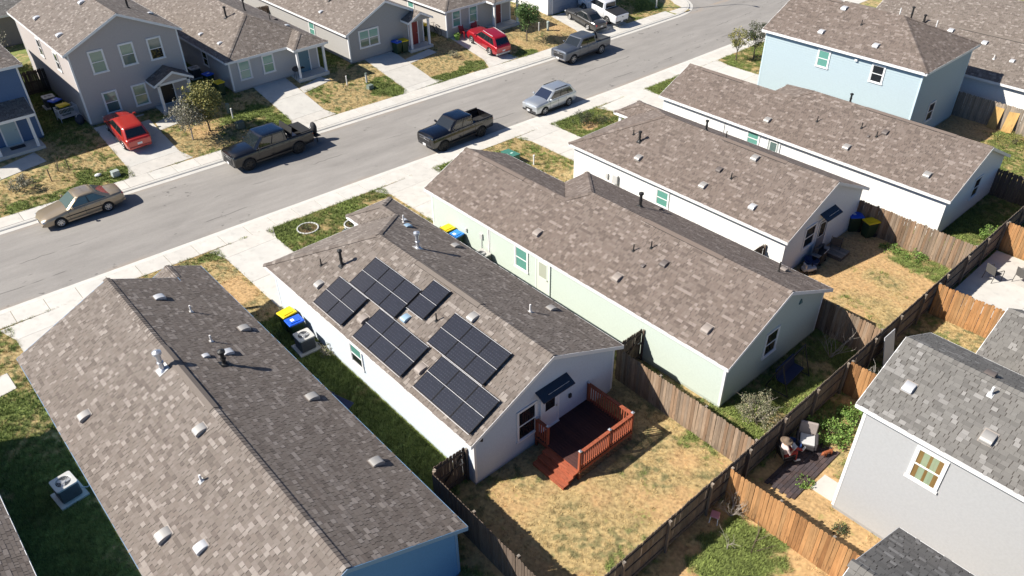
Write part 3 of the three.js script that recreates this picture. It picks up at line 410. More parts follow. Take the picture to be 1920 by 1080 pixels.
const SK = 0.455, S_ = house('house', 'white walled bungalow with solar panels on its roof and a red deck behind', {
  plan: 'hip_porch', xl: 11.66, xr: 19.95, he: 2.6, k: SK, zf: -31.45, zr: -15.6, zp: -32.7, pw: 1.42, tone: 'tan', seed: 23, single: { skip: (p) => p.x > 11.8 && p.x < 15 && p.z > -27 && p.z < -15.8 }, paint: [0.55, 0.61, 0.67],
  vents: [['l', 12.56, -27.61, 'box', 0, 0.95], ['l', 12.62, -24.03, 'box', 1], ['l', 12.57, -19.8, 'box', 1], ['l', 15.25, -19.71, 'box', 0], ['l', 13.68, -22.3, 'box', 4, 0.9], ['l', 13.24, -28.5, 'dark', 0.42, 0.03], ['l', 13.78, -27.5, 'black', 0.8, 0.065], ['l', 14.32, -21, 'dark', 0.45, 0.03], ['r', 16.85, -25.7, 'flue', 0.8, 0.085], ['r', 18.15, -28.4, 'box', 4, 0.8], ['r', 18.5, -29.2, 'box', 2, 0.6], ['r', 18.25, -28.9, 'pipe', 0.5], ['r', 19.2, -25.94, 'box', 0, 0.9], ['r', 17.76, -19.0, 'pipe', 0.45, 0.04], ['r', 19.1, -19.1, 'box', 0, 0.9]], ridgeVents: [[15.805, -24.2, -19.9, 4.486]],
});
addWindow(S_, 11.96, 1.45, -23.9, -1, 0, 0.85, 1.05, [glassTeal, glassDark]);
addWindow(S_, 14.62, 1.62, -15.85, 0, 1, 0.9, 1.5, [glassDark, glassDark]);
const doorWhite = std([0.7, 0.71, 0.72], 0.5);
addDoor(S_, 15.85, 0.58, -15.85, 0, 1, 0.86, 1.95, doorWhite, glassDark);
function awning(h, x, y, z, w, mat) { const g = new Soup(), a = V(-w / 2, 0.24, 0), b = V(w / 2, 0.24, 0), c = V(w / 2, 0, 0.5), d = V(-w / 2, 0, 0.5); g.prism(d, c, b, a, V(0, -0.04, 0)); const m = part('awning', g.geo(), mat, h); m.position.set(x, y, z); part('bracket', merge([rod(V(-w / 2 + 0.05, -0.35, 0.02), V(-w / 2 + 0.05, 0, 0.46), 0.014), rod(V(w / 2 - 0.05, -0.35, 0.02), V(w / 2 - 0.05, 0, 0.46), 0.014)]), pipeWhite, m); part('awning_bar', merge([box(w * 0.66, 0.015, 0.02, 0.12, 0.09, 0.33)]), galv, m); return m; }
const awnMat = std([0.035, 0.045, 0.06], 0.25);
awning(S_, 15.93, 2.66, -15.84, 1.72, awnMat);
part('wall_lamp', merge([box(0.16, 0.12, 0.05, 12.28, 2.35, -15.8), new THREE.SphereGeometry(0.05, 8, 6).translate(12.28, 2.33, -15.75)]), blackTrim, S_);
part('wall_outlet', rbox(0.14, 0.2, 0.09, 0.02, 17.0, 1.5, -15.79), blackTrim, S_);
HOUSES.push([21.8, 30.1, -32.4, -11.6]);
const mint = [0.48, 0.545, 0.485];
const G_ = house('house', 'pale mint green bungalow with long tan shingle roof beside the solar panel house', {
  plan: 'jog', xl: 21.95, xr: 30.0, he: 2.6, k: 0.46, zf: -32.25, zr: -11.75, xq: 28.15, zj: -27.3, tone: 'brown', seed: 37, single: {}, paint: mint,
  vents: [['l', 22.9, -23.94, 'box', 1], ['l', 22.92, -18.64, 'box', 1], ['l', 22.9, -13.59, 'box', 1], ['l', 24.5, -17.27, 'box', 3, 0.85], ['l', 23.96, -18.04, 'box', 3, 0.45], ['l', 24.36, -19.0, 'dark', 0.42], ['l', 24.87, -18.38, 'dark', 0.42], ['r', 27.9, -21.6, 'black', 0.75, 0.075], ['r', 29.2, -21.4, 'box', 3, 0.85], ['r', 28.2, -13.64, 'dark', 0.6, 0.03], ['r', 29.0, -13.8, 'box', 1, 0.8]], ridgeVents: [[25.05, -30.9, -27.2, 4.026], [25.975, -19.6, -15.2, 4.451]],
});
addWindow(G_, 22.25, 1.55, -24.44, -1, 0, 0.85, 1.2); addDoor(G_, 22.25, 0.25, -22.83, -1, 0, 0.86, 2.0, std([0.62, 0.66, 0.58], 0.5), phys([0.4, 0.42, 0.34], 0.2), std([0.62, 0.68, 0.62], 0.6));
addWindow(G_, 25.55, 1.8, -12.0, 0, 1, 0.85, 1.25, [glassDark, glassDark]);
part('gable_vent', (() => { const s = new Soup(); s.prism(V(27.35, 2.95, -11.93), V(27.6, 2.95, -11.93), V(27.48, 3.2, -11.93), V(27.48, 3.2, -11.93), V(0, 0, -0.06)); return s.geo(); })(), std([0.1, 0.17, 0.16], 0.8), G_);
part('wall_meter', merge([rbox(0.1, 0.34, 0.22, 0.02, 22.2, 1.45, -27.6), rbox(0.09, 0.22, 0.12, 0.02, 22.2, 1.25, -28.9), rod(V(22.19, 0.3, -27.6), V(22.19, 1.3, -27.6), 0.02)]), leadMat, G_);
HOUSES.push([31.7, 40.2, -32, -15.2]);
const H4 = house('house', 'white bungalow with hipped street end and a cluttered bare soil back yard', {
  plan: 'hip_porch', xl: 31.9, xr: 40.05, he: 2.6, k: 0.46, zf: -30.7, zr: -15.3, zp: -31.97, pw: 1.28, tone: 'brown', seed: 41, single: {}, paint: white, fascia: std([0.7, 0.7, 0.69], 0.6),
  vents: [['l', 32.83, -25.87, 'box', 0], ['l', 35.5, -19.97, 'box', 0], ['l', 32.85, -21.27, 'box', 0], ['l', 34.07, -21.18, 'box', 3, 0.8], ['l', 32.86, -18.1, 'box', 2, 0.9], ['l', 33.87, -20.25, 'dark', 0.42], ['l', 33.81, -26.7, 'black', 0.6, 0.065], ['l', 34.07, -27.4, 'dark', 0.35], ['r', 36.5, -24.0, 'black', 0.6, 0.06], ['r', 36.5, -22.6, 'dark', 0.5]], ridgeVents: [[35.975, -22.4, -18.3, 4.475]],
});
addWindow(H4, 32.2, 1.62, -23.4, -1, 0, 0.8, 0.95); addWindow(H4, 34.6, 1.68, -15.55, 0, 1, 0.95, 1.2, [glassDark, glassDark]); addDoor(H4, 35.85, 0.22, -15.55, 0, 1, 0.9, 2.0, std([0.2, 0.2, 0.22], 0.5), glassDark); awning(H4, 36.05, 2.5, -15.54, 1.5, awnMat);
part('wall_meter', merge([rbox(0.16, 0.55, 0.4, 0.02, 32.1, 1.5, -26.9), rbox(0.1, 0.35, 0.2, 0.02, 32.13, 1.45, -27.6)]), leadMat, H4);
HOUSES.push([41.6, 50, -31.8, -11.5]);
const H5 = house('house', 'white bungalow with long brown gable roof beside the two storey light blue house', {
  plan: 'jog', xl: 41.8, xr: 49.8, he: 2.6, k: 0.46, zf: -31.65, zr: -11.6, xq: 47.95, zj: -26.6, tone: 'brown', seed: 43, single: {}, paint: white,
  vents: [['l', 42.75, -23.69, 'box', 0], ['l', 42.79, -18.31, 'box', 0], ['l', 42.82, -13.5, 'box', 0], ['l', 44.55, -17.04, 'box', 3, 0.85], ['l', 43.95, -17.71, 'box', 3, 0.4], ['l', 43.8, -20.96, 'dark', 0.4], ['l', 44.33, -18.4, 'dark', 0.42], ['l', 44.1, -17.3, 'dark', 0.4], ['r', 46.2, -20.3, 'black', 0.55, 0.06]], ridgeVents: [[44.875, -30.4, -27.2, 4.015], [45.8, -19.0, -13.6, 4.44]],
});
addWindow(H5, 42.1, 1.86, -24.1, -1, 0, 0.8, 0.95); addDoor(H5, 42.1, 0.3, -22.58, -1, 0, 0.75, 2.0, std([0.3, 0.34, 0.32], 0.4), glassGrey); addWindow(H5, 46.2, 1.7, -11.85, 0, 1, 0.85, 1.2, [glassDark, glassDark]);
HOUSES.push([51, 59.4, -30.3, -18]);
const H6 = house('house', 'two storey light blue house with lap siding beside the far end of the street', {
  plan: 'gable', hipRear: true, xl: 51.2, xr: 59.2, he: 5.4, k: 0.46, zf: -30.2, zr: -18.1, tone: 'brown', seed: 47, single: {}, paint: [0.38, 0.465, 0.495], corner: std([0.5, 0.62, 0.68], 0.6),
  vents: [['l', 54.68, -26.1, 'box', 2], ['l', 52.25, -26.18, 'box', 2], ['l', 52.27, -22.2, 'box', 2], ['l', 53.65, -24.16, 'dark', 0.4], ['r', 55.9, -21.9, 'black', 0.8, 0.06], ['r', 55.6, -22.6, 'pipe', 0.6], ['r', 57.2, -20.6, 'pipe', 0.6]], ridgeVents: [[55.2, -29.6, -26.6, 7.24]],
});
addWindow(H6, 51.5, 4.42, -25.25, -1, 0, 0.78, 1.1); addWindow(H6, 51.5, 4.42, -21.3, -1, 0, 0.78, 1.1, [glassDark, glassDark]); addWindow(H6, 54.6, 1.75, -18.4, 0, 1, 0.85, 1.25, [glassDark, glassDark]);
part('wall_lamp', rbox(0.14, 0.14, 0.2, 0.02, 51.42, 4.95, -22.9), whiteTrim, H6);
HOUSES.push([60.6, 69, -31, -11]);
const H7 = house('house', 'single storey white house behind the two storey light blue house', { plan: 'gable', xl: 60.8, xr: 68.8, he: 2.6, k: 0.46, zf: -31, zr: -11.6, tone: 'tan', seed: 53, paint: white, vents: [['l', 64.3, -22.0, 'box', 2], ['l', 63.9, -19.3, 'box', 2], ['l', 62.9, -16.83, 'box', 2, 0.8], ['l', 62.68, -18.0, 'pipe', 0.35], ['l', 64.4, -24.2, 'black', 0.6, 0.07], ['l', 64, -15.4, 'pipe', 0.4]], ridgeVents: [[64.8, -21.6, -15.6, 4.44]] });
HOUSES.push([70.5, 79, -31, -11]);
house('house', 'tan shingle roof at the top right corner beyond the white single storey house', { plan: 'gable', xl: 70.9, xr: 79, he: 2.6, k: 0.46, zf: -31, zr: -11.6, tone: 'tan', seed: 55, paint: white });
// back row, facing the other street
const paleGrey = [0.37, 0.375, 0.38];
HOUSES.push([20.7, 26.3, -6.5, 9]);
const R_ = house('house', 'two storey pale grey house with grey shingle roof at the right edge', { plan: 'gable', xl: 20.8, xr: 26.2, he: 5.4, k: 0.49, zf: -6.35, zr: 8, tone: 'grey', seed: 59, single: {}, paint: paleGrey, vents: [['l', 22.04, -5.34, 'box', 2, 0.9], ['l', 21.8, -2.7, 'box', 0], ['l', 23.0, -3.32, 'pipe', 0.4, 0.04], ['r', 23.9, -3.7, 'box', 3, 0.9]] });
{ // curtained window
  const w = addWindow(R_, 21.1, 4.15, -3.73, -1, 0, 0.86, 1.3, [phys([1, 1, 1], 0.02, { transmission: 1, thickness: 0 })]); const gold = std([0.2, 0.12, 0.035], 0.9), sage = std([0.26, 0.33, 0.22], 0.9);
  for (let i = 0; i < 9; i++) { const c = part('curtain', box(0.098, 1.22, 0.006, -0.39 + i * 0.0975, 0, -0.003 + 0.004 * (i % 2)), i < 2 || i > 6 || i === 4 ? gold : sage, w); c.rotation.y = 0; } }
HOUSES.push([27.9, 33.9, -5.3, 9]);
house('house', 'grey shingle roofed single storey house at the right edge beyond the taller grey house', { plan: 'gable', xl: 28.0, xr: 33.8, he: 3.1, k: 0.56, zf: -5.2, zr: 8, tone: 'grey', seed: 61, single: {}, paint: paleGrey });
HOUSES.push([10.4, 17.2, -3.2, 9]);
house('house', 'grey shingle roof corner of a two storey house at the bottom right edge', { plan: 'gable', xl: 10.4, xr: 17.1, he: 5.4, k: 0.5, zf: -3.05, zr: 8, tone: 'grey', seed: 67, single: {}, paint: paleGrey });
HOUSES.push([-10, -1.7, -31.7, -11]);
house('house', 'brown shingle roof edge of a bungalow at the bottom left edge', { plan: 'gable', xl: -10, xr: -1.72, he: 2.6, k: 0.46, zf: -31.6, zr: -11, tone: 'tan', seed: 71, single: {}, paint: white, vents: [['r', -2.5, -20.4, 'box', 4]] });
// far row, facing the camera
HOUSES.push([11.3, 19.7, -70.5, -57.2]);
const T1 = house('house', 'two storey taupe house with gable and three upper windows across the street', { plan: 'gable', sz: -1, y0: 1.15, xl: 11.45, xr: 19.52, he: 5.15, k: 0.47, zf: 57.3, zr: 70.5, tone: 'tan', seed: 73, single: {}, paint: [0.44, 0.4, 0.38], vents: [['l', 12.35, -65.5, 'box', 2], ['l', 12.35, -60.3, 'box', 2], ['l', 14.9, -62.5, 'box', 2], ['r', 18.9, -61.2, 'box', 2, 0.8], ['r', 17.6, -61.6, 'black', 0.8, 0.07]] });
{ const z = -57.55, k = 57.55 / 57.2, Y = (y) => 24 - (24 - y) * k; const g = glassGrey, t = phys([0.16, 0.26, 0.2], 0.12, { clearcoat: 1 });
  for (const [x, y, p] of [[13.42, 5.44, [t, t]], [15.43, 5.46, [t, g]], [17.36, 5.41, [g, glassDark]], [13.46, 2.57, [t, g]], [15.46, 2.53, [t, t]]]) addWindow(T1, x * k, Y(y), z, 0, 1, 0.86, 1.42, p);
  addDoor(T1, 17.45, 1.3, z, 0, 1, 0.9, 1.95, std([0.015, 0.014, 0.014], 0.4));
  // little gabled porch
  const roof = [[V(16.15, 3.3, -55.95), V(17.62, 4.02, -55.95), V(17.62, 4.02, -57.55), V(16.15, 3.3, -57.55)], [V(19.0, 3.3, -55.95), V(17.62, 4.02, -55.95), V(17.62, 4.02, -57.55), V(19.0, 3.3, -57.55)]];
  const pr = part('porch_gable', (() => { const s = new Soup(); s.prism(V(16.45, 3.22, -56.15), V(18.72, 3.22, -56.15), V(17.62, 3.86, -56.15), V(17.6, 3.86, -56.15), V(0, 0, -0.1)); return s.geo(); })(), paintWall([0.44, 0.4, 0.38]), T1); buildRoof(T1, roof, [[V(17.62, 4.02, -55.95), V(17.62, 4.02, -57.5), 0.5]], 'brown', 79);
  for (const x of [16.5, 18.66]) part('porch_post', box(0.17, 2.3, 0.17, x, 2.15, -56.2), whiteTrim, T1); part('porch_beam', box(2.4, 0.16, 0.17, 17.58, 3.2, -56.2), whiteTrim, T1); part('porch_slab', bx(16.3, 18.9, 0.7, 1.27, -57.55, -56.0), concMat[1], T1);
  addWindow(T1, 11.75, 4.9, -60.8, -1, 0, 0.75, 1.2, [glassDark, glassDark]); addWindow(T1, 11.75, 4.9, -64.8, -1, 0, 0.75, 1.2, [glassDark, glassDark]); }
HOUSES.push([1, 9.2, -71, -57.5]);
const T0 = house('house', 'deep blue two storey house at the left edge across the street', { plan: 'gable', sz: -1, y0: 1.15, xl: 1.0, xr: 9.07, he: 5.15, k: 0.47, hipFront: true, zf: 57.65, zr: 71, tone: 'tan', seed: 83, paint: [0.085, 0.145, 0.26] });
addDoor(T0, 6.95, 1.25, -57.95, 0, 1, 0.9, 2.0, std([0.34, 0.44, 0.46], 0.5)); addWindow(T0, 4.2, 5.0, -57.95, 0, 1, 0.9, 1.4, [glassGrey, glassDark]);
buildRoof(T0, [[V(5.3, 3.5, -56.35), V(8.5, 3.5, -56.35), V(8.5, 4.15, -57.95), V(5.3, 4.15, -57.95)]], [], 'tan', 89); for (const x of [5.75, 8.05]) part('porch_post', box(0.17, 2.45, 0.17, x, 2.2, -56.6), whiteTrim, T0); part('porch_beam', box(3.0, 0.2, 0.18, 6.9, 3.35, -56.6), whiteTrim, T0); part('porch_slab', bx(5.4, 8.4, 0.7, 1.24, -57.95, -56.4), concMat[3], T0); part('door_mat', box(0.9, 0.02, 0.5, 6.95, 1.255, -57.3), std([0.05, 0.045, 0.04], 1), T0);
HOUSES.push([21.4, 29.7, -70, -55.8]);
const N1 = house('house', 'light grey bungalow with hipped roof and small corner porch across the street', { plan: 'hip_porch', sz: -1, y0: 1.1, xl: 21.54, xr: 29.54, he: 2.5, k: 0.46, zf: 55.94, zp: 54.85, pw: 1.5, zr: 77, tone: 'tan', seed: 97, single: {}, paint: [0.45, 0.44, 0.43], vents: [['l', 22.6, -58.8, 'box', 2, 0.8], ['l', 22.5, -62.0, 'box', 2, 0.8], ['l', 24.6, -61.5, 'black', 0.8, 0.07], ['r', 26.6, -62.4, 'black', 0.8, 0.06], ['r', 27.6, -60.2, 'dark', 0.5], ['r', 28.2, -58.6, 'box', 2, 0.8], ['r', 28.4, -61, 'box', 3, 0.8]] });
{ const z = -56.24, k = 56.24 / 55.9; addWindow(N1, 22.87 * k, 2.62, z, 0, 1, 0.82, 1.32, [glassTeal, glassTeal]); addWindow(N1, 24.8 * k, 2.62, z, 0, 1, 0.82, 1.28, [glassTeal, glassTeal]); addDoor(N1, 27.95, 1.2, z, 0, 1, 0.9, 1.95, std([0.1, 0.2, 0.26], 0.5)); addWindow(N1, 21.84, 2.7, -60.5, -1, 0, 0.8, 1.1, [glassDark, glassDark]); }
HOUSES.push([31.2, 39.5, -70, -55]);
const N2 = house('house', 'grey gable fronted bungalow with red door and small gabled porch across the street', { plan: 'gable_porch', sz: -1, y0: 1.05, xl: 31.39, xr: 39.44, he: 2.47, k: 0.48, zf: 55.2, zp: 54.3, pw: 1.27, zr: 77, tone: 'tan', seed: 101, single: {}, paint: [0.34, 0.33, 0.315], vents: [['l', 32.4, -60.5, 'box', 2, 0.8], ['l', 33.6, -61, 'black', 0.7, 0.06]] });
N2.children.filter((c) => c.name === 'porch_post').forEach((c) => { c.geometry.translate(0, 1.05, -54.6 - 54.6); });
{ const z = -55.45; addWindow(N2, 33.65, 2.78, z, 0, 1, 1.8, 1.3, [glassTeal, glassGrey], true); addDoor(N2, 38.05, 1.15, z, 0, 1, 0.9, 1.95, std([0.22, 0.02, 0.02], 0.5)); part('porch_slab', bx(36.95, 39.3, 0.6, 1.17, -55.45, -54.35), concMat[1], N2); addWindow(N2, 31.69, 2.6, -61.2, -1, 0, 0.8, 1.2); 
  part('porch_gable', (() => { const s = new Soup(), y = 1.05 + 2.35; s.prism(V(37.05, y, -54.5), V(39.3, y, -54.5), V(38.17, y + 0.55, -54.5), V(38.16, y + 0.55, -54.5), V(0, 0, -0.1)); return s.geo(); })(), paintWall([0.34, 0.33, 0.315]), N2); }
HOUSES.push([40.7, 49.2, -70, -54.4]);
const N3 = house('house', 'beige bungalow with two red garden chairs in front across the street', { plan: 'hip_porch', sz: -1, y0: 1.0, xl: 40.92, xr: 48.95, he: 2.53, k: 0.46, zf: 54.55, zp: 53.5, pw: 1.72, zr: 77, tone: 'tan', seed: 103, paint: [0.45, 0.42, 0.385], single: {} });
{ const z = -54.85; addWindow(N3, 42.33, 2.58, z, 0, 1, 0.82, 1.3); addWindow(N3, 44.22, 2.58, z, 0, 1, 0.82, 1.3); addDoor(N3, 47.0, 1.12, z, 0, 1, 0.9, 1.95, std([0.2, 0.02, 0.02], 0.5)); addWindow(N3, 41.22, 2.7, -60, -1, 0, 0.8, 1.2); }
HOUSES.push([51.7, 60.5, -70, -53.5]);
const N4 = house('house', 'white house with grey garage door at the top of the picture', { plan: 'gable', sz: -1, y0: 0.85, xl: 52.1, xr: 60.2, he: 5.2, k: 0.46, zf: 53.45, zr: 68, tone: 'tan', seed: 107, paint: [0.62, 0.63, 0.64] });
{ const gd = part('garage_door', box(3.5, 2.2, 0.05, 54.75, 1.95, -53.67), std([0.3, 0.32, 0.36], 0.6), N4); for (let i = 0; i < 4; i++) part('door_panel', box(3.4, 0.5, 0.03, 54.75, 1.16 + i * 0.53, -53.64), std([0.32, 0.34, 0.38], 0.6), gd); part('garage_frame', merge([box(0.14, 2.4, 0.1, 52.92, 2.0, -53.66), box(0.14, 2.4, 0.1, 56.58, 2.0, -53.66), box(3.8, 0.14, 0.1, 54.75, 3.12, -53.66)]), whiteTrim, N4); }
HOUSES.push([4, 24, -96, -84]);
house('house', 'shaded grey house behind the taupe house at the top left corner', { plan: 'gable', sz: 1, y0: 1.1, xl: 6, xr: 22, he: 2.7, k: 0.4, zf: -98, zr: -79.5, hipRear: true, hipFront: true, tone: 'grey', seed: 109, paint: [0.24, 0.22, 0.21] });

// ---------------------------------------------------------------- solar panels on the white house
const cellTex = tex(256, 256, (u, v) => { // six by ten cells behind glass: thin busbars and gridlines
  const cx = (u * 10) % 1, cy = (v * 6) % 1, edge = Math.min(cx, 1 - cx) < 0.035 || Math.min(cy, 1 - cy) < 0.03, bus = Math.min(Math.abs(cy - 0.25), Math.abs(cy - 0.5), Math.abs(cy - 0.75)) < 0.025, dash = cx > 0.3 && cx < 0.62 && Math.abs(cy - 0.5) < 0.05 && hash2(u * 10 | 0, v * 6 | 0, 3) > 0.25, n = 0.9 + 0.2 * hash2(u * 10 | 0, v * 6 | 0, 7);
  if (dash) return [0.075, 0.075, 0.088]; if (edge) return [0.009, 0.009, 0.012]; if (bus) return [0.026, 0.028, 0.036]; return [0.016 * n, 0.018 * n, 0.027 * n]; });
const cellMat = phys([1, 1, 1], 0.22, { map: cellTex, clearcoat: 1, clearcoatRoughness: 0.06 }), panelFrameMat = std([0.02, 0.02, 0.024], 0.35, { metalness: 0.6 }), railMat = std([0.62, 0.62, 0.63], 0.4, { metalness: 0.3 });
{
  const n = LN(SK), u = V(1, SK, 0).normalize(), Q = new THREE.Quaternion().setFromRotationMatrix(new THREE.Matrix4().makeBasis(V(0, 0, 1), n, V(0, 0, 1).cross(n)));
  const ARR = [['on the street end of the eave', -26.92, 11.84, 2], ['in the top row nearest the street', -26.17, 13.39, 3], ['high up beside the ridge', -22.62, 14.02, 1], ['along the middle of the eave', -23.67, 11.84, 3], ['in the upper block near the deck', -20.46, 13.46, 3], ['in the corner block above the deck', -19.4, 11.9, 3]], ord = ['first', 'second', 'third'];
  const PW = 1.143, PH = 0.805, gp = new THREE.PlaneGeometry(PW - 0.05, PH - 0.05).rotateX(-Math.PI / 2), fr = merge([box(PW, 0.04, 0.025, 0, 0, PH / 2 - 0.0125), box(PW, 0.04, 0.025, 0, 0, -PH / 2 + 0.0125), box(0.025, 0.04, PH - 0.05, PW / 2 - 0.0125, 0, 0), box(0.025, 0.04, PH - 0.05, -PW / 2 + 0.0125, 0, 0), box(PW - 0.05, 0.01, PH - 0.05, 0, -0.01, 0)]);
  for (const [where, z0, x0, cols] of ARR) {
    for (let r = 0; r < 2; r++) for (let c = 0; c < cols; c++) {
      const o = thing('solar_panel', `dark solar panel ${where}, ${r ? 'upper' : 'lower'} row${cols > 1 ? ', ' + ord[c] + ' from the street' : ''}`, 'solar panel', 0, 0, 0, 0, 'solar panels on the white house');
      const xm = x0 + (r + 0.5) * (PH + 0.018) / Math.hypot(1, SK), z = z0 + (c + 0.5) * (PW + 0.015); o.position.set(xm, 2.6 + SK * (xm - 11.66), z).addScaledVector(n, 0.14); o.quaternion.copy(Q);
      part('frame', fr, panelFrameMat, o); part('cells', gp, cellMat, o).position.y = 0.012; const cl = part('clamp', merge([box(0.05, 0.02, 0.03, PW * 0.5, 0.028, PH * 0.25), box(0.05, 0.02, 0.03, PW * 0.5, 0.028, -PH * 0.25)]), panelFrameMat, o);
    }
    const rl = thing('mounting_rail', `pale aluminium edge rails of the solar panels ${where}`, 'rail', 0, 0, 0, 0, 'solar panel rails'), L = cols * (PW + 0.015); rl.quaternion.copy(Q); rl.position.set(x0, 2.6 + SK * (x0 - 11.66), z0 + L / 2).addScaledVector(n, 0.12);
    for (const t of [-0.02, PH + 0.008, 2 * PH + 0.045]) part('rail', box(L, 0.03, 0.014, 0, t === PH + 0.008 ? 0.04 : 0.02, -t), railMat, rl); for (const t of [0.15, 0.9]) part('foot', box(0.06, 0.12, 0.06, (t - 0.5) * L * 0.9, -0.05, -0.3), railMat, rl);
  }
}
// ---------------------------------------------------------------- fences
const woodSet = (base, spread, n = 6, seed = 1) => { const r = rng(seed); return Array.from({ length: n }, () => { const k = 1 + spread * (r() * 2 - 1), w = 0.25 * spread * (r() * 2 - 1); return std([base[0] * k * (1 + w), base[1] * k, base[2] * k * (1 - w)], 0.95, { map: texRep(T.wood, 0.9 + r() * 0.3, 0.5) }); }); };
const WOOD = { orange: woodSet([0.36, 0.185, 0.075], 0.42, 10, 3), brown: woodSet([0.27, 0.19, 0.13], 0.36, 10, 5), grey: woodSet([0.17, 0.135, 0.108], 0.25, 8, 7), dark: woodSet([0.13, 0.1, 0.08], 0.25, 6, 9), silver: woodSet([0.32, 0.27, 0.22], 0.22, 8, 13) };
const picketGeos = [1.8, 1.815, 1.79, 1.83].map((h, i) => { const w = 0.069, sh = new THREE.Shape(); sh.moveTo(-w, 0); sh.lineTo(w, 0); sh.lineTo(w, h - 0.04); sh.lineTo(w - 0.035, h); sh.lineTo(-w + 0.035, h); sh.lineTo(-w, h - 0.04); sh.closePath(); const g = new THREE.ExtrudeGeometry(sh, { depth: 0.018, bevelEnabled: false }); const uv = g.attributes.uv; for (let k = 0; k < uv.count; k++) uv.setX(k, uv.getX(k) + i * 0.31); return g; });
const postGeo = merge([box(0.09, 1.75, 0.09, 0, 0.875, 0)]), postCapGeo = box(0.1, 0.02, 0.1, 0, 1.76, 0);
const fenceSpots = [];
// pickets face the left of a -> b seen from above with flip = 1
function fence(label, ax, az, bx_, bz, mats, seed, o = {}) {
  const L = Math.hypot(bx_ - ax, bz - az), turn = Math.atan2(-(bz - az), bx_ - ax), y = o.y ?? gy((ax + bx_) / 2, (az + bz) / 2), f = thing(o.name || 'fence', label, o.category || 'fence', ax, y, az, turn, 'timber fences'), r = rng(seed), flip = o.flip ?? 1;
  const step = 0.147, n = Math.min(300, Math.floor(L / step));
  for (let i = 0; i < n; i++) { const m = part('picket', picketGeos[(r() * 4) | 0], mats[(r() * mats.length) | 0], f); m.position.set((i + 0.5) * (L / n), -0.03 + 0.02 * r() + (o.low || 0), flip > 0 ? -0.058 : 0.04); m.rotation.z = (r() - 0.5) * 0.018; m.rotation.y = (r() - 0.5) * 0.05; }
  for (const h of [0.25, 0.95, 1.6]) part('rail', box(L, 0.088, 0.038, L / 2, h, flip > 0 ? -0.019 : 0.019), mats[0], f);
  const pn = Math.max(1, Math.round(L / 2.4)); for (let i = 0; i <= pn; i++) { const p = part('post', postGeo, mats[1], f); p.position.set(i * L / pn, 0, flip > 0 ? 0.046 : -0.046); part('post_cap', postCapGeo, WOOD.silver[i % 8], p); }
  if (o.gate) { part('brace', box(Math.hypot(L - 0.3, 1.2), 0.08, 0.036, 0, 0, 0).rotateZ(Math.atan2(1.2, L - 0.3)).translate(L / 2, 0.9, flip > 0 ? 0.022 : -0.022), mats[2], f); part('latch', box(0.16, 0.05, 0.03, L - 0.25, 1.1, flip > 0 ? 0.03 : -0.03), galv, f); }
  fenceSpots.push([ax, az, bx_, bz]); return f;
}
fence('long weathered timber fence running behind all the back yards', 10.25, -9.05, 50.5, -9.05, WOOD.grey, 1, { flip: 1 });
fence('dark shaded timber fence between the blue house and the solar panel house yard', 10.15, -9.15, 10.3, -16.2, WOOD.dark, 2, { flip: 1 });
fence('brown timber fence between the red deck yard and the mint green house', 20.25, -9.15, 20.45, -16.25, WOOD.brown, 3, { flip: 1 });
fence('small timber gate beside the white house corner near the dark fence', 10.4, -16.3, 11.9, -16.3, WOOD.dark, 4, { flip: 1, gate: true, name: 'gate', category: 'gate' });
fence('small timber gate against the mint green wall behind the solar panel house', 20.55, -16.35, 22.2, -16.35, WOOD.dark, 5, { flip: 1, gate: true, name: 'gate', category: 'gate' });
fence('brown timber fence between the mint green house and the bare soil yard', 29.95, -9.15, 30.25, -13.6, WOOD.brown, 6);
fence('sunlit brown timber fence behind the blue and yellow lidded bins', 39.85, -9.15, 40.0, -17.2, WOOD.brown, 7);
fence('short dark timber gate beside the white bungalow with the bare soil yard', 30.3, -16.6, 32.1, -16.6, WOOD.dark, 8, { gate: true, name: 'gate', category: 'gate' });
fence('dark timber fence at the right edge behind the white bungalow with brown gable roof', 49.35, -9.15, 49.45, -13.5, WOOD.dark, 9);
fence('pale timber fence with two plywood sheets leaning on it', 59.3, -9.3, 59.6, -20.5, WOOD.silver, 10);
fence('bright orange timber fence beside the paved sitting area at the lower right', 18.5, -2.9, 18.45, -8.95, WOOD.orange, 11);
fence('short orange timber fence cut off by the two storey grey roof', 27.05, -4.5, 27.05, -8.95, WOOD.orange, 12);
fence('orange timber fence beside the pale concrete patio', 35.4, -4.2, 35.25, -8.95, WOOD.orange, 13);
fence('orange timber fence in the upper corner of the concrete patio', 43.5, -4.5, 43.5, -8.95, WOOD.orange, 14);
fence('shaded timber fence closing the gap between the deep blue house and the taupe house', 9.0, -66.5, 11.7, -66.5, WOOD.dark, 15, { y: 1.15 });
fence('timber fence far behind the grey hipped bungalow at the top', 29.6, -69, 31.6, -69, WOOD.brown, 16, { y: 1.15 });
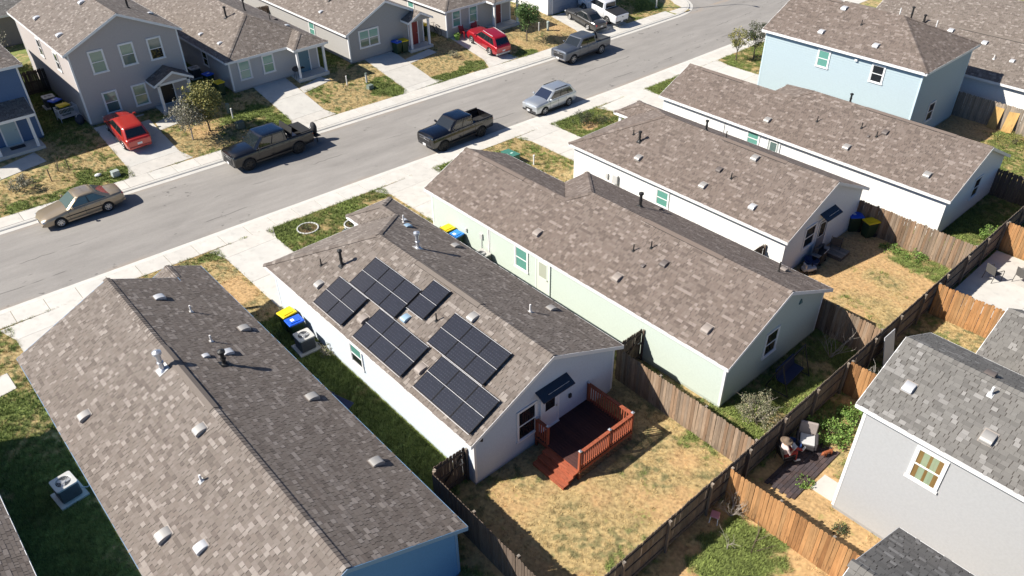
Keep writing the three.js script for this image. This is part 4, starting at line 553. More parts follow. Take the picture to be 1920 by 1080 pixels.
// ---------------------------------------------------------------- deck
const stain = woodSet([0.36, 0.095, 0.045], 0.16, 6, 21), stainShaded = woodSet([0.075, 0.03, 0.026], 0.25, 6, 22);  // deck boards: darker stain, with the shade of the house put into its colour
{
  const d = thing('deck', 'red stained timber deck with railing and steps behind the solar panel house', 'deck', 15.05, 0, -15.83), W = 3.1, D = 2.5, Y = 0.55;
  for (let i = 0; i < 22; i++) { const m = part('deck_board', box(0.134, 0.03, D), stainShaded[(i * 5 + (i >> 1)) % 6], d); m.position.set((i + 0.5) * W / 22, Y - 0.015, D / 2); }
  part('deck_frame', merge([box(W, 0.18, 0.04, W / 2, Y - 0.12, D - 0.02), box(0.04, 0.18, D - 0.05, 0.02, Y - 0.12, D / 2), box(0.04, 0.18, D - 0.05, W - 0.02, Y - 0.12, D / 2)]), stain[0], d);
  const post = (x, z, h = 1.55) => { const p = part('post', box(0.095, h, 0.095, 0, h / 2, 0), stain[1], d); p.position.set(x, 0, z); part('post_cap', merge([box(0.12, 0.03, 0.12, 0, h + 0.015, 0), new THREE.ConeGeometry(0.075, 0.05, 4).rotateY(Math.PI / 4).translate(0, h + 0.055, 0)]), galv, p); };
  const rail = (x0, z0, x1, z1, n, mats) => {
    const L = Math.hypot(x1 - x0, z1 - z0), a = Math.atan2(-(z1 - z0), x1 - x0), mk = (name, g, m) => { const q = part(name, g, m, d); q.position.set(x0, Y, z0); q.rotation.y = a; return q; };
    mk('top_rail', box(L, 0.04, 0.14, L / 2, 0.93, 0), mats[0]); mk('rail', box(L, 0.085, 0.04, L / 2, 0.86, 0), mats[1]); mk('rail', box(L, 0.085, 0.04, L / 2, 0.1, 0), mats[1]);
    for (let i = 0; i < n; i++) { const b = part('baluster', box(0.04, 0.84, 0.04, 0, 0.46, 0.04), mats[2 + (i % 3)], d), t = (i + 0.7) / (n + 0.4); b.position.set(x0 + (x1 - x0) * t, Y, z0 + (z1 - z0) * t); b.rotation.y = a; }
  };
  post(0.05, D - 0.05); post(1.7, D - 0.05); post(W - 0.05, D - 0.05); post(W - 0.05, 0.06); post(0.05, 0.06); post(0.05, 0.7);
  rail(0.1, D - 0.05, 1.65, D - 0.05, 13, stain); rail(1.75, D - 0.05, W - 0.1, D - 0.05, 10, stain); rail(W - 0.05, 0.1, W - 0.05, D - 0.1, 18, stain); rail(0.05, 0.1, 0.05, 0.66, 4, stain);
  for (let i = 0; i < 3; i++) { const x = -0.26 * (i + 1) + 0.12, y = 0.42 - 0.14 * i; part('step', merge([box(0.29, 0.035, 1.72, x, y, 1.6), box(0.03, 0.13, 1.7, x - 0.12, y - 0.08, 1.6)]), stain[2 + i % 3], d); }
  part('stringer', merge([rod(V(-0.72, 0.02, 0.76), V(0, 0.45, 0.76), 0.03, 4), rod(V(-0.72, 0.02, 2.44), V(0, 0.45, 2.44), 0.03, 4)]), stain[0], d);
  const lat = []; for (let i = -2; i < 17; i++) { const x = i * 0.2, a = rod(V(Math.max(0, x), Math.max(0, x) - x, D), V(Math.min(W, x + 0.4), Math.min(W, x + 0.4) - x, D), 0.016, 4), b = rod(V(Math.max(0, x), 0.4 - (Math.max(0, x) - x), D + 0.012), V(Math.min(W, x + 0.4), 0.4 - (Math.min(W, x + 0.4) - x), D + 0.012), 0.016, 4); if (x + 0.4 > 0.02 && x < W - 0.02) lat.push(a, b); }
  part('lattice', merge(lat), woodSet([0.3, 0.2, 0.12], 0.1, 1, 2)[0], d);
}
// ---------------------------------------------------------------- wheelie bins
const binGreen = std([0.018, 0.045, 0.022], 0.45), rubber = std([0.02, 0.02, 0.02], 0.8), lidCol = { yellow: std([0.75, 0.55, 0.01], 0.4), blue: std([0.015, 0.1, 0.62], 0.35), sky: std([0.03, 0.24, 0.7], 0.35) };
function taper(w0, d0, w1, d1, h) { const g = new RoundedBoxGeometry(1, 1, 1, 3, 0.07), p = g.attributes.position; for (let i = 0; i < p.count; i++) { const t = p.getY(i) + 0.5; p.setXYZ(i, p.getX(i) * mix(w0, w1, t), t * h, p.getZ(i) * mix(d0, d1, t)); } g.computeVertexNormals(); return g; }
const binBody = taper(0.46, 0.54, 0.6, 0.7, 0.94), lidGeo = (() => { const g = new RoundedBoxGeometry(0.66, 0.09, 0.78, 4, 0.04), p = g.attributes.position; for (let i = 0; i < p.count; i++) if (p.getY(i) > 0) p.setY(i, p.getY(i) + 0.035 * (1 - (p.getX(i) / 0.33) ** 2) * (1 - (p.getZ(i) / 0.39) ** 2)); g.computeVertexNormals(); return g.translate(0, 0.98, 0); })();
function bin(label, x, z, turn, col, o = {}) {
  const b = thing('wheelie_bin', label, 'bin', x, gy(x, z) + 0.01, z, turn, 'wheelie bins'); part('body', binBody, binGreen, b); const l = part('lid', lidGeo, lidCol[col], b); part('lid_ridge', rbox(0.42, 0.02, 0.5, 0.008, 0, 1.05, 0.02), lidCol[col], l); if (col !== 'yellow') part('label', rbox(0.2, 0.006, 0.16, 0.002, 0, 1.064, 0.1), whiteTrim, l);
  part('handle', merge([rod(V(-0.22, 0.93, -0.42), V(0.22, 0.93, -0.42), 0.018), rod(V(-0.22, 0.9, -0.34), V(-0.22, 0.93, -0.42), 0.018), rod(V(0.22, 0.9, -0.34), V(0.22, 0.93, -0.42), 0.018)]), binGreen, b);
  for (const s of [-1, 1]) part('wheel', cyl(0.11, 0.11, 0.05, 0, -0.025, 0, 14).rotateZ(Math.PI / 2).translate(s * 0.24, 0.11, -0.3), rubber, b);
  const em = []; for (let i = 0; i < 3; i++) { const a = i * 2.094 + 0.5; em.push(box(0.11, 0.028, 0.008, 0, 0.062, 0).rotateZ(a).translate(0, 0.6, 0.335)); } const e = part('emblem', merge(em), std([0.45, 0.5, 0.45], 0.6), b); e.rotation.x = -0.06; e.position.z = 0.0; return b;
}
const PI = Math.PI;
bin('wheelie bin with yellow lid beside the white wall of the solar panel house', 11.42, -29.35, -PI / 2 + 0.1, 'yellow'); bin('wheelie bin with blue lid beside the white wall of the solar panel house', 11.38, -28.55, -PI / 2 - 0.05, 'blue');
bin('wheelie bin with yellow lid against the mint green wall', 21.78, -30.1, -PI / 2, 'yellow'); bin('wheelie bin with pale blue lid against the mint green wall', 21.74, -29.28, -PI / 2 + 0.08, 'sky');
bin('green wheelie bin with blue lid in the shaded corner of the bare soil yard', 39.55, -15.4, -2.3, 'blue'); bin('green wheelie bin with yellow lid at the fence of the bare soil yard', 39.6, -14.5, -2.0, 'yellow');
bin('blue lidded bin in the dark gap beside the taupe house', 21.05, -58.7, 0.2, 'blue'); bin('yellow lidded bin at the corner of the grey hipped bungalow', 20.95, -56.6, 0.1, 'yellow');
bin('green bin with blue lid standing by the red front door porch', 36.0, -55.0, 0.15, 'blue'); bin('green bin with yellow lid standing by the red front door porch', 36.65, -54.95, -0.1, 'yellow'); bin('yellow lidded bin in the gap beside the beige bungalow', 40.15, -56.7, 0.3, 'yellow');
bin('blue lidded bin on shaded grass beside the deep blue house', 10.8, -61.5, -1.2, 'blue'); bin('yellow lidded bin behind the white metal crib', 10.95, -60.2, -1.4, 'yellow');
// ---------------------------------------------------------------- air conditioners
const acBody = std([0.1, 0.105, 0.11], 0.5, { metalness: 0.2 }), acTop = std([0.52, 0.51, 0.48], 0.5, { metalness: 0.2 });
function aircon(label, x, z, turn = 0) {
  const a = thing('air_conditioner', label, 'air conditioner', x, gy(x, z), z, turn, 'outdoor air conditioners'); part('pad', rbox(1.05, 0.1, 1.05, 0.015, 0, 0.06, 0), concMat[0], a);
  const b = part('casing', rbox(0.74, 0.66, 0.74, 0.06, 0, 0.44, 0), acBody, a); for (let i = 0; i < 9; i++) part('louvre', merge([box(0.6, 0.012, 0.02, 0, 0.17 + i * 0.06, 0.372), box(0.6, 0.012, 0.02, 0, 0.17 + i * 0.06, -0.372), box(0.02, 0.012, 0.6, 0.372, 0.17 + i * 0.06, 0), box(0.02, 0.012, 0.6, -0.372, 0.17 + i * 0.06, 0)]), acBody, b);
  const sh = new THREE.Shape(); const R = 0.09, h = 0.385; sh.moveTo(-h + R, -h); sh.lineTo(h - R, -h); sh.quadraticCurveTo(h, -h, h, -h + R); sh.lineTo(h, h - R); sh.quadraticCurveTo(h, h, h - R, h); sh.lineTo(-h + R, h); sh.quadraticCurveTo(-h, h, -h, h - R); sh.lineTo(-h, -h + R); sh.quadraticCurveTo(-h, -h, -h + R, -h); const hole = new THREE.Path(); hole.absarc(0, 0, 0.29, 0, 6.2832, true); sh.holes.push(hole);
  part('top_cover', new THREE.ExtrudeGeometry(sh, { depth: 0.05, bevelEnabled: true, bevelSize: 0.012, bevelThickness: 0.012, bevelSegments: 2, curveSegments: 20 }).rotateX(-PI / 2).translate(0, 0.775, 0), acTop, a);
  part('fan_well', cyl(0.29, 0.29, 0.01, 0, 0.772, 0, 24), blackTrim, a); const bl = part('fan', merge([...[0, 1, 2].map((i) => box(0.24, 0.008, 0.13, 0.14, 0.79, 0).rotateY(i * 2.094)), cyl(0.075, 0.075, 0.035, 0, 0.78, 0, 14)]), std([0.5, 0.5, 0.5], 0.4, { metalness: 0.6 }), a);
  const gr = []; for (let i = 1; i < 6; i++) gr.push(new THREE.TorusGeometry(0.05 * i + 0.02, 0.004, 4, 24).rotateX(PI / 2).translate(0, 0.832, 0)); part('grille', merge(gr), galv, a); part('refrigerant_pipe', tube([V(0.36, 0.3, 0.2), V(0.5, 0.25, 0.24), V(0.62, 0.12, 0.2), V(0.8, 0.2, 0.1)], 0.022), leadMat, a); return a;
}
aircon('grey air conditioner on a concrete pad beside the nearest house, left edge', 0.12, -26.0, 0.12); aircon('grey air conditioner beside the bins of the solar panel house', 11.25, -27.5, -0.05); aircon('air conditioner behind the solar panel roof against the mint green wall', 21.7, -27.05, 0); aircon('air conditioner in the dark gap beside the deep blue house', 10.75, -63.1, 0); aircon('air conditioner in the dark gap beside the taupe house', 21.0, -61.2, 0);
// ---------------------------------------------------------------- vehicles (local +x forward)
const CSG = new Evaluator(); CSG.attributes = ['position', 'normal']; CSG.useGroups = false;
function loftRings(rings, capEnds = true) {
  const n = rings[0].length, p = [], ix = []; rings.forEach((r) => r.forEach((v) => p.push(v.x, v.y, v.z)));
  for (let i = 0; i + 1 < rings.length; i++) for (let j = 0; j < n; j++) { const a = i * n + j, b = i * n + (j + 1) % n, c = a + n, d = b + n; ix.push(a, c, b, b, c, d); }
  if (capEnds) for (const [i, f] of [[0, 0], [rings.length - 1, 1]]) { const c = rings[i].reduce((s, v) => s.add(v), V(0, 0, 0)).multiplyScalar(1 / n), k = p.length / 3; p.push(c.x, c.y, c.z); for (let j = 0; j < n; j++) { const a = i * n + j, b = i * n + (j + 1) % n; f ? ix.push(a, k, b) : ix.push(a, b, k); } }
  const g = new THREE.BufferGeometry(); g.setAttribute('position', new THREE.Float32BufferAttribute(p, 3)); g.setIndex(ix); g.computeVertexNormals(); return g;
}
function bodyRing(x, yb, ys, yt, hw) { const R = [[0.84, yb], [0.955, yb + 0.06], [0.99, yb + (ys - yb) * 0.3], [1, yb + (ys - yb) * 0.6], [0.985, ys - 0.07], [0.955, ys - 0.02], [0.9, ys + (yt - ys) * 0.3], [0.72, ys + (yt - ys) * 0.75], [0.4, yt - 0.004]], o = R.map(([f, y]) => V(x, y, f * hw)); o.push(V(x, yt, 0)); for (let i = R.length - 1; i >= 0; i--) o.push(V(x, R[i][1], -R[i][0] * hw)); return o; }
const tyreGeo = (r, w) => { const p = []; const q = r * 0.63; for (const [rr, x] of [[q, -w / 2], [r - 0.03, -w / 2], [r, -w / 2 + 0.035], [r, w / 2 - 0.035], [r - 0.03, w / 2], [q, w / 2]]) p.push(new THREE.Vector2(rr, x)); return new THREE.LatheGeometry(p, 28).rotateX(PI / 2); };
const rimGeo = (r, w, n) => { const q = r * 0.64, g = [cyl(q, q, 0.02, 0, 0, 0, 24).rotateX(PI / 2).translate(0, 0, w / 2 - 0.09), new THREE.TorusGeometry(q - 0.012, 0.016, 6, 28).translate(0, 0, w / 2 - 0.008), cyl(0.06, 0.05, 0.05, 0, 0, 0, 12).rotateX(PI / 2).translate(0, 0, w / 2 - 0.045)]; for (let i = 0; i < n; i++) g.push(box(q * 0.95, 0.055, 0.03, q * 0.48, 0, w / 2 - 0.035).rotateZ(i / n * 2 * PI)); return [merge([g[0]]), merge(g.slice(1))]; };
const tyreMat = std([0.018, 0.018, 0.018], 0.85), rimDark = std([0.03, 0.03, 0.032], 0.5), alloy = std([0.62, 0.62, 0.62], 0.3, { metalness: 0.85 }), alloyDark = std([0.07, 0.07, 0.07], 0.35, { metalness: 0.7 }), plastic = std([0.02, 0.02, 0.021], 0.7), lampClear = phys([0.45, 0.47, 0.49], 0.12, { clearcoat: 1 }), lampRed = phys([0.4, 0.012, 0.012], 0.2, { clearcoat: 1 }), chrome = std([0.7, 0.7, 0.7], 0.15, { metalness: 1 }), carGlass = phys([0.012, 0.016, 0.018], 0.03, { clearcoat: 1, clearcoatRoughness: 0.01 }), carGlassPale = phys([0.1, 0.14, 0.13], 0.05, { clearcoat: 1, clearcoatRoughness: 0.01 }), plateMat = std([0.7, 0.7, 0.7], 0.5);
const paint = (c, metal = 0.35, rough = 0.32) => phys(c, rough, { metalness: metal, clearcoat: 1, clearcoatRoughness: 0.04 });
const SPEC = {
  sedan: { wb: 2.7, fo: 0.95, ro: 1.08, hw: 0.89, H: 1.46, wr: 0.31, tw: 0.2, sp: 5, belt: 0.93, yb: 0.2, st: (N, T, w) => [[N, 0.32, 0.48, 0.55, 0.7], [N - 0.07, 0.22, 0.58, 0.66, 0.86], [N - 0.3, 0.2, 0.68, 0.76, 0.95], [w, 0.2, 0.76, 0.87, 1], [w - 0.62, 0.2, 0.86, 0.97, 1], [0, 0.2, 0.9, 0.95, 1], [-w, 0.2, 0.92, 0.99, 1], [-w - 0.4, 0.22, 0.92, 1.04, 0.98], [T + 0.2, 0.25, 0.9, 1.02, 0.92], [T + 0.04, 0.3, 0.82, 0.96, 0.85], [T, 0.36, 0.76, 0.88, 0.78]], gh: [0.5, 1.22, 0.4, 0.5], win: [[0.03, 0.46], [0.5, 0.9]] },
  hatch: { wb: 2.7, fo: 0.92, ro: 0.82, hw: 0.885, H: 1.55, wr: 0.315, tw: 0.2, sp: 5, belt: 0.98, yb: 0.2, st: (N, T, w) => [[N, 0.34, 0.56, 0.64, 0.66], [N - 0.08, 0.22, 0.66, 0.74, 0.84], [N - 0.34, 0.2, 0.78, 0.87, 0.95], [w, 0.2, 0.86, 0.97, 1], [w - 0.6, 0.2, 0.92, 1.02, 1], [0, 0.2, 0.94, 1.0, 1], [-w, 0.2, 0.98, 1.04, 1], [-w - 0.4, 0.24, 0.98, 1.03, 0.97], [T + 0.1, 0.28, 0.94, 0.99, 0.92], [T, 0.36, 0.84, 0.9, 0.85]], gh: [0.16, 1.12, -0.1, -0.66], rearX: 1, win: [[0.04, 0.48], [0.52, 0.84]] },
  suv: { wb: 2.7, fo: 0.92, ro: 0.95, hw: 0.94, H: 1.72, wr: 0.355, tw: 0.22, sp: 5, belt: 1.09, yb: 0.26, st: (N, T, w) => [[N, 0.4, 0.74, 0.84, 0.76], [N - 0.07, 0.28, 0.87, 0.97, 0.9], [N - 0.3, 0.26, 0.96, 1.07, 0.97], [w, 0.26, 1.01, 1.13, 1], [w - 0.45, 0.26, 1.04, 1.16, 1], [0, 0.26, 1.06, 1.12, 1], [-w, 0.26, 1.07, 1.12, 1], [-w - 0.5, 0.28, 1.07, 1.12, 0.97], [T + 0.1, 0.32, 1.04, 1.08, 0.93], [T, 0.42, 0.94, 1.0, 0.87]], gh: [0.28, 1.1, -0.35, -0.85], win: [[0.04, 0.4], [0.43, 0.72], [0.76, 0.93]], rails: true },
  truck: { wb: 3.45, fo: 0.98, ro: 1.18, hw: 0.98, H: 1.93, wr: 0.41, tw: 0.27, sp: 6, belt: 1.28, yb: 0.4, st: (N, T, w) => [[N, 0.48, 1.08, 1.16, 0.9], [N - 0.05, 0.4, 1.15, 1.25, 0.97], [N - 0.2, 0.4, 1.18, 1.3, 0.995], [w, 0.4, 1.2, 1.34, 1], [w - 0.6, 0.4, 1.23, 1.35, 1], [0.2, 0.4, 1.26, 1.3, 1], [-1.05, 0.4, 1.28, 1.305, 1], [-1.15, 0.4, 1.28, 1.3, 1], [-w, 0.4, 1.28, 1.3, 1], [T + 0.06, 0.44, 1.28, 1.3, 0.985], [T, 0.5, 1.24, 1.26, 0.965]], gh: [0.5, 1.15, 0.0, 0.0], truck: true, win: [[0.05, 0.46], [0.5, 0.92]] },
};
function car(label, kind, pm, o = {}) {
  const s = { ...SPEC[kind], ...o }, w = s.wb / 2, N = w + s.fo, T = -w - s.ro, hw = s.hw, body = o.name || (kind === 'truck' ? 'pickup_truck' : kind === 'suv' ? 'suv' : 'parked_car');
  const c = thing(body, label, kind === 'truck' ? 'pickup truck' : 'car', 0, 0, 0, 0, 'parked vehicles'); const dark = s.trim || plastic;
  const st = s.st(N, T, w).slice().reverse(); const fine = []; for (let i = 0; i + 1 < st.length; i++) { const m = Math.abs(st[i][0] - st[i + 1][0]) > 0.3 ? 3 : 2; for (let j = 0; j < m; j++) { const t = j / m, P = [st[Math.max(0, i - 1)], st[i], st[i + 1], st[Math.min(st.length - 1, i + 2)]]; fine.push(st[i].map((_, q) => { const [a, b, c2, d] = P.map((v) => v[q]); if (q === 0) return mix(b, c2, t); const m0 = (c2 - a) * 0.35, m1 = (d - b) * 0.35, t2 = t * t, t3 = t2 * t; return (2 * t3 - 3 * t2 + 1) * b + (t3 - 2 * t2 + t) * m0 + (-2 * t3 + 3 * t2) * c2 + (t3 - t2) * m1; })); } } fine.push(st[st.length - 1]); let g = loftRings(fine.map(([x, a, b, t, f]) => bodyRing(x, a, b, t, f * hw)), true);
  const prepB = (q) => { const k = q.index ? q.toNonIndexed() : q.clone(); for (const a of Object.keys(k.attributes)) if (a !== 'position' && a !== 'normal') k.deleteAttribute(a); return new Brush(k); };
  let B = prepB(toCreasedNormals(g, 0.5)); B.updateMatrixWorld();
  const cut = (q) => { const b = prepB(q); b.updateMatrixWorld(); const r = CSG.evaluate(B, b, SUBTRACTION); B = new Brush(r.geometry); B.updateMatrixWorld(); };
  const ar = s.wr + 0.055; for (const x of [w, -w]) for (const z of [1, -1]) cut(cyl(ar, ar, 0.34, 0, -0.17, 0, 26).rotateX(PI / 2).translate(x, s.wr, z * (hw - 0.12)));
  const cabR = s.truck ? -0.34 * s.wb : 0; if (s.truck && !s.cover) cut(box(cabR - 0.05 - T - 0.07, 0.62, hw * 1.72, (T + 0.07 + cabR - 0.05) / 2, 1.1, 0));
  part('body', B.geometry, pm, c);
  // cabin shell
  const [fa, fb, rc, rd] = s.gh, xa = w - fa, xb = w - fb, xc = s.truck ? cabR + 0.14 : -w + rc, xd = s.truck ? cabR + 0.02 : -w - rd * (s.rearX ? 1 : 1), wb_ = hw * 0.945, wr_ = hw * (s.truck ? 0.84 : kind === 'suv' ? 0.82 : 0.76), yb = s.belt - 0.03, yt = s.H;
  const xdd = s.truck ? xd : (kind === 'sedan' ? -w - rd : -w + rd * 1), XC = s.truck ? xc : (kind === 'sedan' ? -w + rc : -w + rc);
  const at = (t) => ({ y: mix(yb, yt - 0.05, t), f: mix(xa, xb, t), r: mix(xdd, XC, t), w: mix(wb_, wr_, t) });
  const ring = (t, dy = 0, ins = 0) => { const q = at(t); return [[q.f - ins, q.w * 0.86 - ins], [q.f - 0.14 - ins, q.w - ins], [(q.f + q.r) / 2, q.w - ins], [q.r + 0.14 + ins, q.w - ins], [q.r + ins, q.w * 0.86 - ins], [q.r + ins, -q.w * 0.86 + ins], [q.r + 0.14 + ins, -q.w + ins], [(q.f + q.r) / 2, -q.w + ins], [q.f - 0.14 - ins, -q.w + ins], [q.f - ins, -q.w * 0.86 + ins]].map(([x, z]) => V(x, q.y + dy, z)).reverse(); };
  part('cabin', toCreasedNormals(loftRings([ring(0), ring(0.35), ring(0.7), ring(0.93), ring(1, 0.012, 0.012), ring(1, 0.045, 0.07), ring(1, 0.068, 0.2), ring(1, 0.078, 0.42)], true), 0.6), s.cabin || pm, c);
  const panel = (name, P, t0, t1, glass) => { const a = P(t0, 0), b = P(t0, 1), d = P(t1, 0), e = P(t1, 1), n = b.clone().sub(a).cross(d.clone().sub(a)).normalize(), m = a.clone().add(e).multiplyScalar(0.5); if (n.dot(m.clone().sub(V((xa + xdd) / 2, s.belt, 0))) < 0) n.negate(); const sp = new Soup(), off = n.clone().multiplyScalar(0.009), [A, Bq, E, D] = [a, b, e, d].map((v) => v.clone().add(off)); sp.prism(A, Bq, E, D, n.clone().multiplyScalar(-0.014)); return part(name, sp.geo(), glass, c); };
  const gl = s.glass || carGlass; for (const z of [1, -1]) { const dlo = panel('window_surround', (t, q) => { const k = at(t), x = mix(k.f - 0.14, k.r + 0.14, mix(s.win[0][0] - 0.015, s.win[s.win.length - 1][1] + 0.015, q)); return V(x, k.y, z * (k.w - 0.004)); }, 0.09, 0.915, blackTrim); }
  panel('windshield', (t, q) => { const k = at(t); return V(k.f, k.y, (q - 0.5) * 2 * k.w * 0.83); }, 0.08, 0.93, s.front || gl);
  panel('rear_window', (t, q) => { const k = at(t); return V(k.r, k.y, (q - 0.5) * 2 * k.w * 0.8); }, kind === 'sedan' ? 0.1 : 0.2, 0.9, gl);
  for (const z of [1, -1]) for (const [q0, q1] of s.win) panel('side_window', (t, q) => { const k = at(t), x = mix(k.f - 0.14, k.r + 0.14, mix(q0, q1, q)); return V(x, k.y, z * k.w); }, 0.12, 0.88, gl);
  // trim
  const yl = s.st(N, T, w)[1], face = s.st(N, T, w)[0], fh = face[2], nz = hw * face[4];
  part('grille', rbox(0.05, (fh - face[1]) * (s.truck ? 0.85 : 0.55), nz * (s.truck ? 1.35 : 1.1), 0.015, N - 0.005, face[1] + (fh - face[1]) * (s.truck ? 0.62 : 0.5), 0), dark, c); if (s.truck || s.bar) part('grille_bar', merge([rbox(0.04, 0.04, nz * 1.38, 0.012, N + 0.012, fh + 0.02, 0), rbox(0.04, 0.035, nz * 1.3, 0.012, N + 0.015, fh - 0.14, 0), rbox(0.045, 0.1, 0.18, 0.02, N + 0.012, fh - 0.08, 0)]), s.barMat || chrome, c);
  for (const z of [1, -1]) {
    part('headlight', rbox(0.28, 0.11, 0.3, 0.04, N - 0.17, (yl[2] - 0.02), z * hw * 0.73), lampClear, c); part('taillight', rbox(0.12, s.truck ? 0.3 : 0.2, s.truck ? 0.1 : 0.24, 0.03, T + (s.truck ? 0.06 : 0.07), s.truck ? 1.02 : s.belt - 0.16, z * hw * (s.truck ? 0.92 : 0.7)), lampRed, c);
    const mi = part('mirror', merge([rbox(0.13, 0.14, 0.2, 0.04, xa - 0.3, s.belt + 0.08, z * (hw + 0.1)), box(0.05, 0.04, 0.16, xa - 0.3, s.belt + 0.02, z * (hw * 0.96))]), s.mirror || pm, c);
    for (const x of s.truck ? [0.35, -0.75] : [0.12, -0.82]) part('door_handle', rbox(0.16, 0.03, 0.03, 0.01, x, s.belt - 0.16, z * (hw + 0.004)), s.handle || pm, c);
    part('door_seams', merge((s.truck ? [1.05, 0.0, cabR + 0.02] : [w - 0.55, -0.12, -w + 0.36]).map((x) => box(0.014, s.belt - s.yb - 0.2, 0.02, x, (s.belt + s.yb) / 2, z * (hw - 0.006)))), rimDark, c);
    part('sill', box(s.wb - 2 * ar - 0.05, 0.09, 0.05, 0, s.yb + 0.06, z * (hw - 0.005)), s.sill || dark, c); if (s.moulding) part('moulding', box(s.wb - 0.5, 0.05, 0.025, -0.1, 0.55, z * (hw + 0.002)), plastic, c);
    for (const x of [w, -w]) { part('wheel_well', cyl(ar - 0.006, ar - 0.006, 0.05, 0, 0, 0, 22).rotateX(PI / 2).translate(x, s.wr, z * (hw - 0.3)), blackTrim, c); if (s.flare) part('arch_trim', new THREE.TorusGeometry(ar + 0.02, 0.032, 6, 22, PI).translate(x, s.wr, z * (hw - 0.01)), s.flare, c); const wh = part('wheel', tyreGeo(s.wr, s.tw), tyreMat, c); wh.position.set(x, s.wr, z * (hw - s.tw / 2 + 0.005)); wh.rotation.y = z > 0 ? 0 : PI; const [dk, sp] = rimGeo(s.wr, s.tw, s.sp); part('rim', dk, rimDark, wh); part('spokes', sp, s.rim || alloy, wh); }
    if (s.rails) part('roof_rail', rod(V(xb - 0.2, yt + 0.03, z * wr_ * 0.86), V(XC + 0.35, yt + 0.03, z * wr_ * 0.86), 0.022, 6), s.railMat || plastic, c);
  }
  part('front_bumper', rbox(0.16, 0.16, hw * 1.62, 0.05, N - 0.05, face[1] + 0.02, 0), s.bump || dark, c); part('rear_bumper', rbox(0.18, 0.18, hw * 1.7, 0.05, T + 0.05, (s.truck ? 0.6 : 0.4), 0), s.bump || dark, c);
  part('licence_plate', box(0.012, 0.15, 0.31, N + 0.035, face[1] + 0.06, 0.05), plateMat, c); part('licence_plate', box(0.012, 0.15, 0.31, T - (s.truck ? 0.045 : 0.012), s.truck ? 0.62 : 0.66, 0), plateMat, c); part('underbody', box(s.wb + s.fo * 0.6, 0.1, hw * 1.4, 0, s.yb + 0.02, 0), blackTrim, c);
  if (s.truck) { const bl = cabR - T - 0.06; if (s.cover) part('bed_cover', rbox(bl - 0.02, 0.05, hw * 1.74, 0.015, (T + 0.06 + cabR) / 2, 1.315, 0), blackTrim, c); else part('bed_liner', merge([box(bl - 0.06, 0.02, hw * 1.66, (T + 0.07 + cabR - 0.05) / 2, 0.81, 0), box(bl - 0.06, 0.4, 0.02, (T + cabR) / 2, 1.0, hw * 0.83), box(bl - 0.06, 0.4, 0.02, (T + cabR) / 2, 1.0, -hw * 0.83)]), plastic, c); part('tailgate', rbox(0.05, 0.58, hw * 1.58, 0.015, T - 0.012, 0.97, 0), pm, c); part('tailgate_handle', rbox(0.03, 0.06, 0.2, 0.01, T - 0.045, 1.08, 0), plastic, c); part('bed_rails', merge([box(bl, 0.03, 0.1, (T + cabR) / 2, 1.31, hw * 0.92), box(bl, 0.03, 0.1, (T + cabR) / 2, 1.31, -hw * 0.92)]), plastic, c); }
  return c;
}
function parkAt(c, x, y, z, turn, pitch = 0, scale = 1) { c.rotation.order = 'YZX'; c.position.set(x, y, z); c.rotation.set(0, turn, pitch); c.scale.setScalar(scale); return c; }
const SL = Math.atan(0.164);
parkAt(car('tan gold four door saloon parked at the far kerb on the left', 'sedan', paint([0.36, 0.29, 0.2], 0.5), { moulding: true, glass: carGlassPale, sp: 7, bump: paint([0.36, 0.29, 0.2], 0.5), sill: paint([0.34, 0.27, 0.19], 0.5) }), 7.62, RY + 0.03, -48.0, PI, 0, 1.01);
const navy = paint([0.008, 0.012, 0.022], 0.3, 0.25), tundra = car('black crew cab pickup with fold up bed cover parked opposite the solar panel house', 'truck', paint([0.006, 0.006, 0.006], 0, 0.3), { wb: 3.64, ro: 1.22, hw: 1.02, H: 1.99, wr: 0.43, rim: alloyDark, flare: blackTrim, cabin: navy, sill: alloyDark });
parkAt(tundra, 19.6, RY + 0.03, -47.05, PI, 0, 1);
{ const T = -1.82 - 1.22; const f = part('bed_cover', box(0.05, 0.62, 1.7, 0, 0.31, 0), plastic, tundra); f.position.set(-1.5, 1.3, 0); f.rotation.z = 0.2; const f2 = part('bed_cover', box(0.7, 0.05, 1.72, 0, 0, 0), plastic, tundra); f2.position.set(-2.62, 1.34, 0); part('tool_bag', rbox(0.4, 0.22, 1.2, 0.05, -1.95, 0.95, 0), std([0.5, 0.5, 0.5], 0.8), tundra);
  const h = thing('hitch_load', 'black and white bagged load on the hitch carrier behind the black pickup', 'bag', 23.05, RY, -47.05, PI); part('hitch_bar', merge([box(0.5, 0.06, 0.06, 0.15, 0.5, 0), box(0.45, 0.04, 1.0, -0.15, 0.56, 0), box(0.06, 0.5, 0.06, -0.15, 0.3, 0.3), box(0.06, 0.5, 0.06, -0.15, 0.3, -0.3)]), plastic, h);
  const lump = new THREE.SphereGeometry(0.3, 18, 14), p = lump.attributes.position; for (let i = 0; i < p.count; i++) { const x = p.getX(i), y = p.getY(i), z = p.getZ(i), k = 1 + 0.25 * (fbm(x * 5 + 3, y * 5 + z * 4, 8, 3) - 0.5); p.setXYZ(i, x * 0.75 * k, y * 1.5 * k, z * k); } lump.computeVertexNormals(); part('bag', lump.translate(-0.15, 1.0, 0), std([0.03, 0.03, 0.033], 0.8), h); for (const [y, z] of [[1.2, 0.12], [1.05, 0.2], [0.9, 0.15], [1.1, 0.02]]) part('white_patch', rbox(0.1, 0.12, 0.1, 0.04, 0.02, y, z), std([0.65, 0.65, 0.66], 0.7), h); }
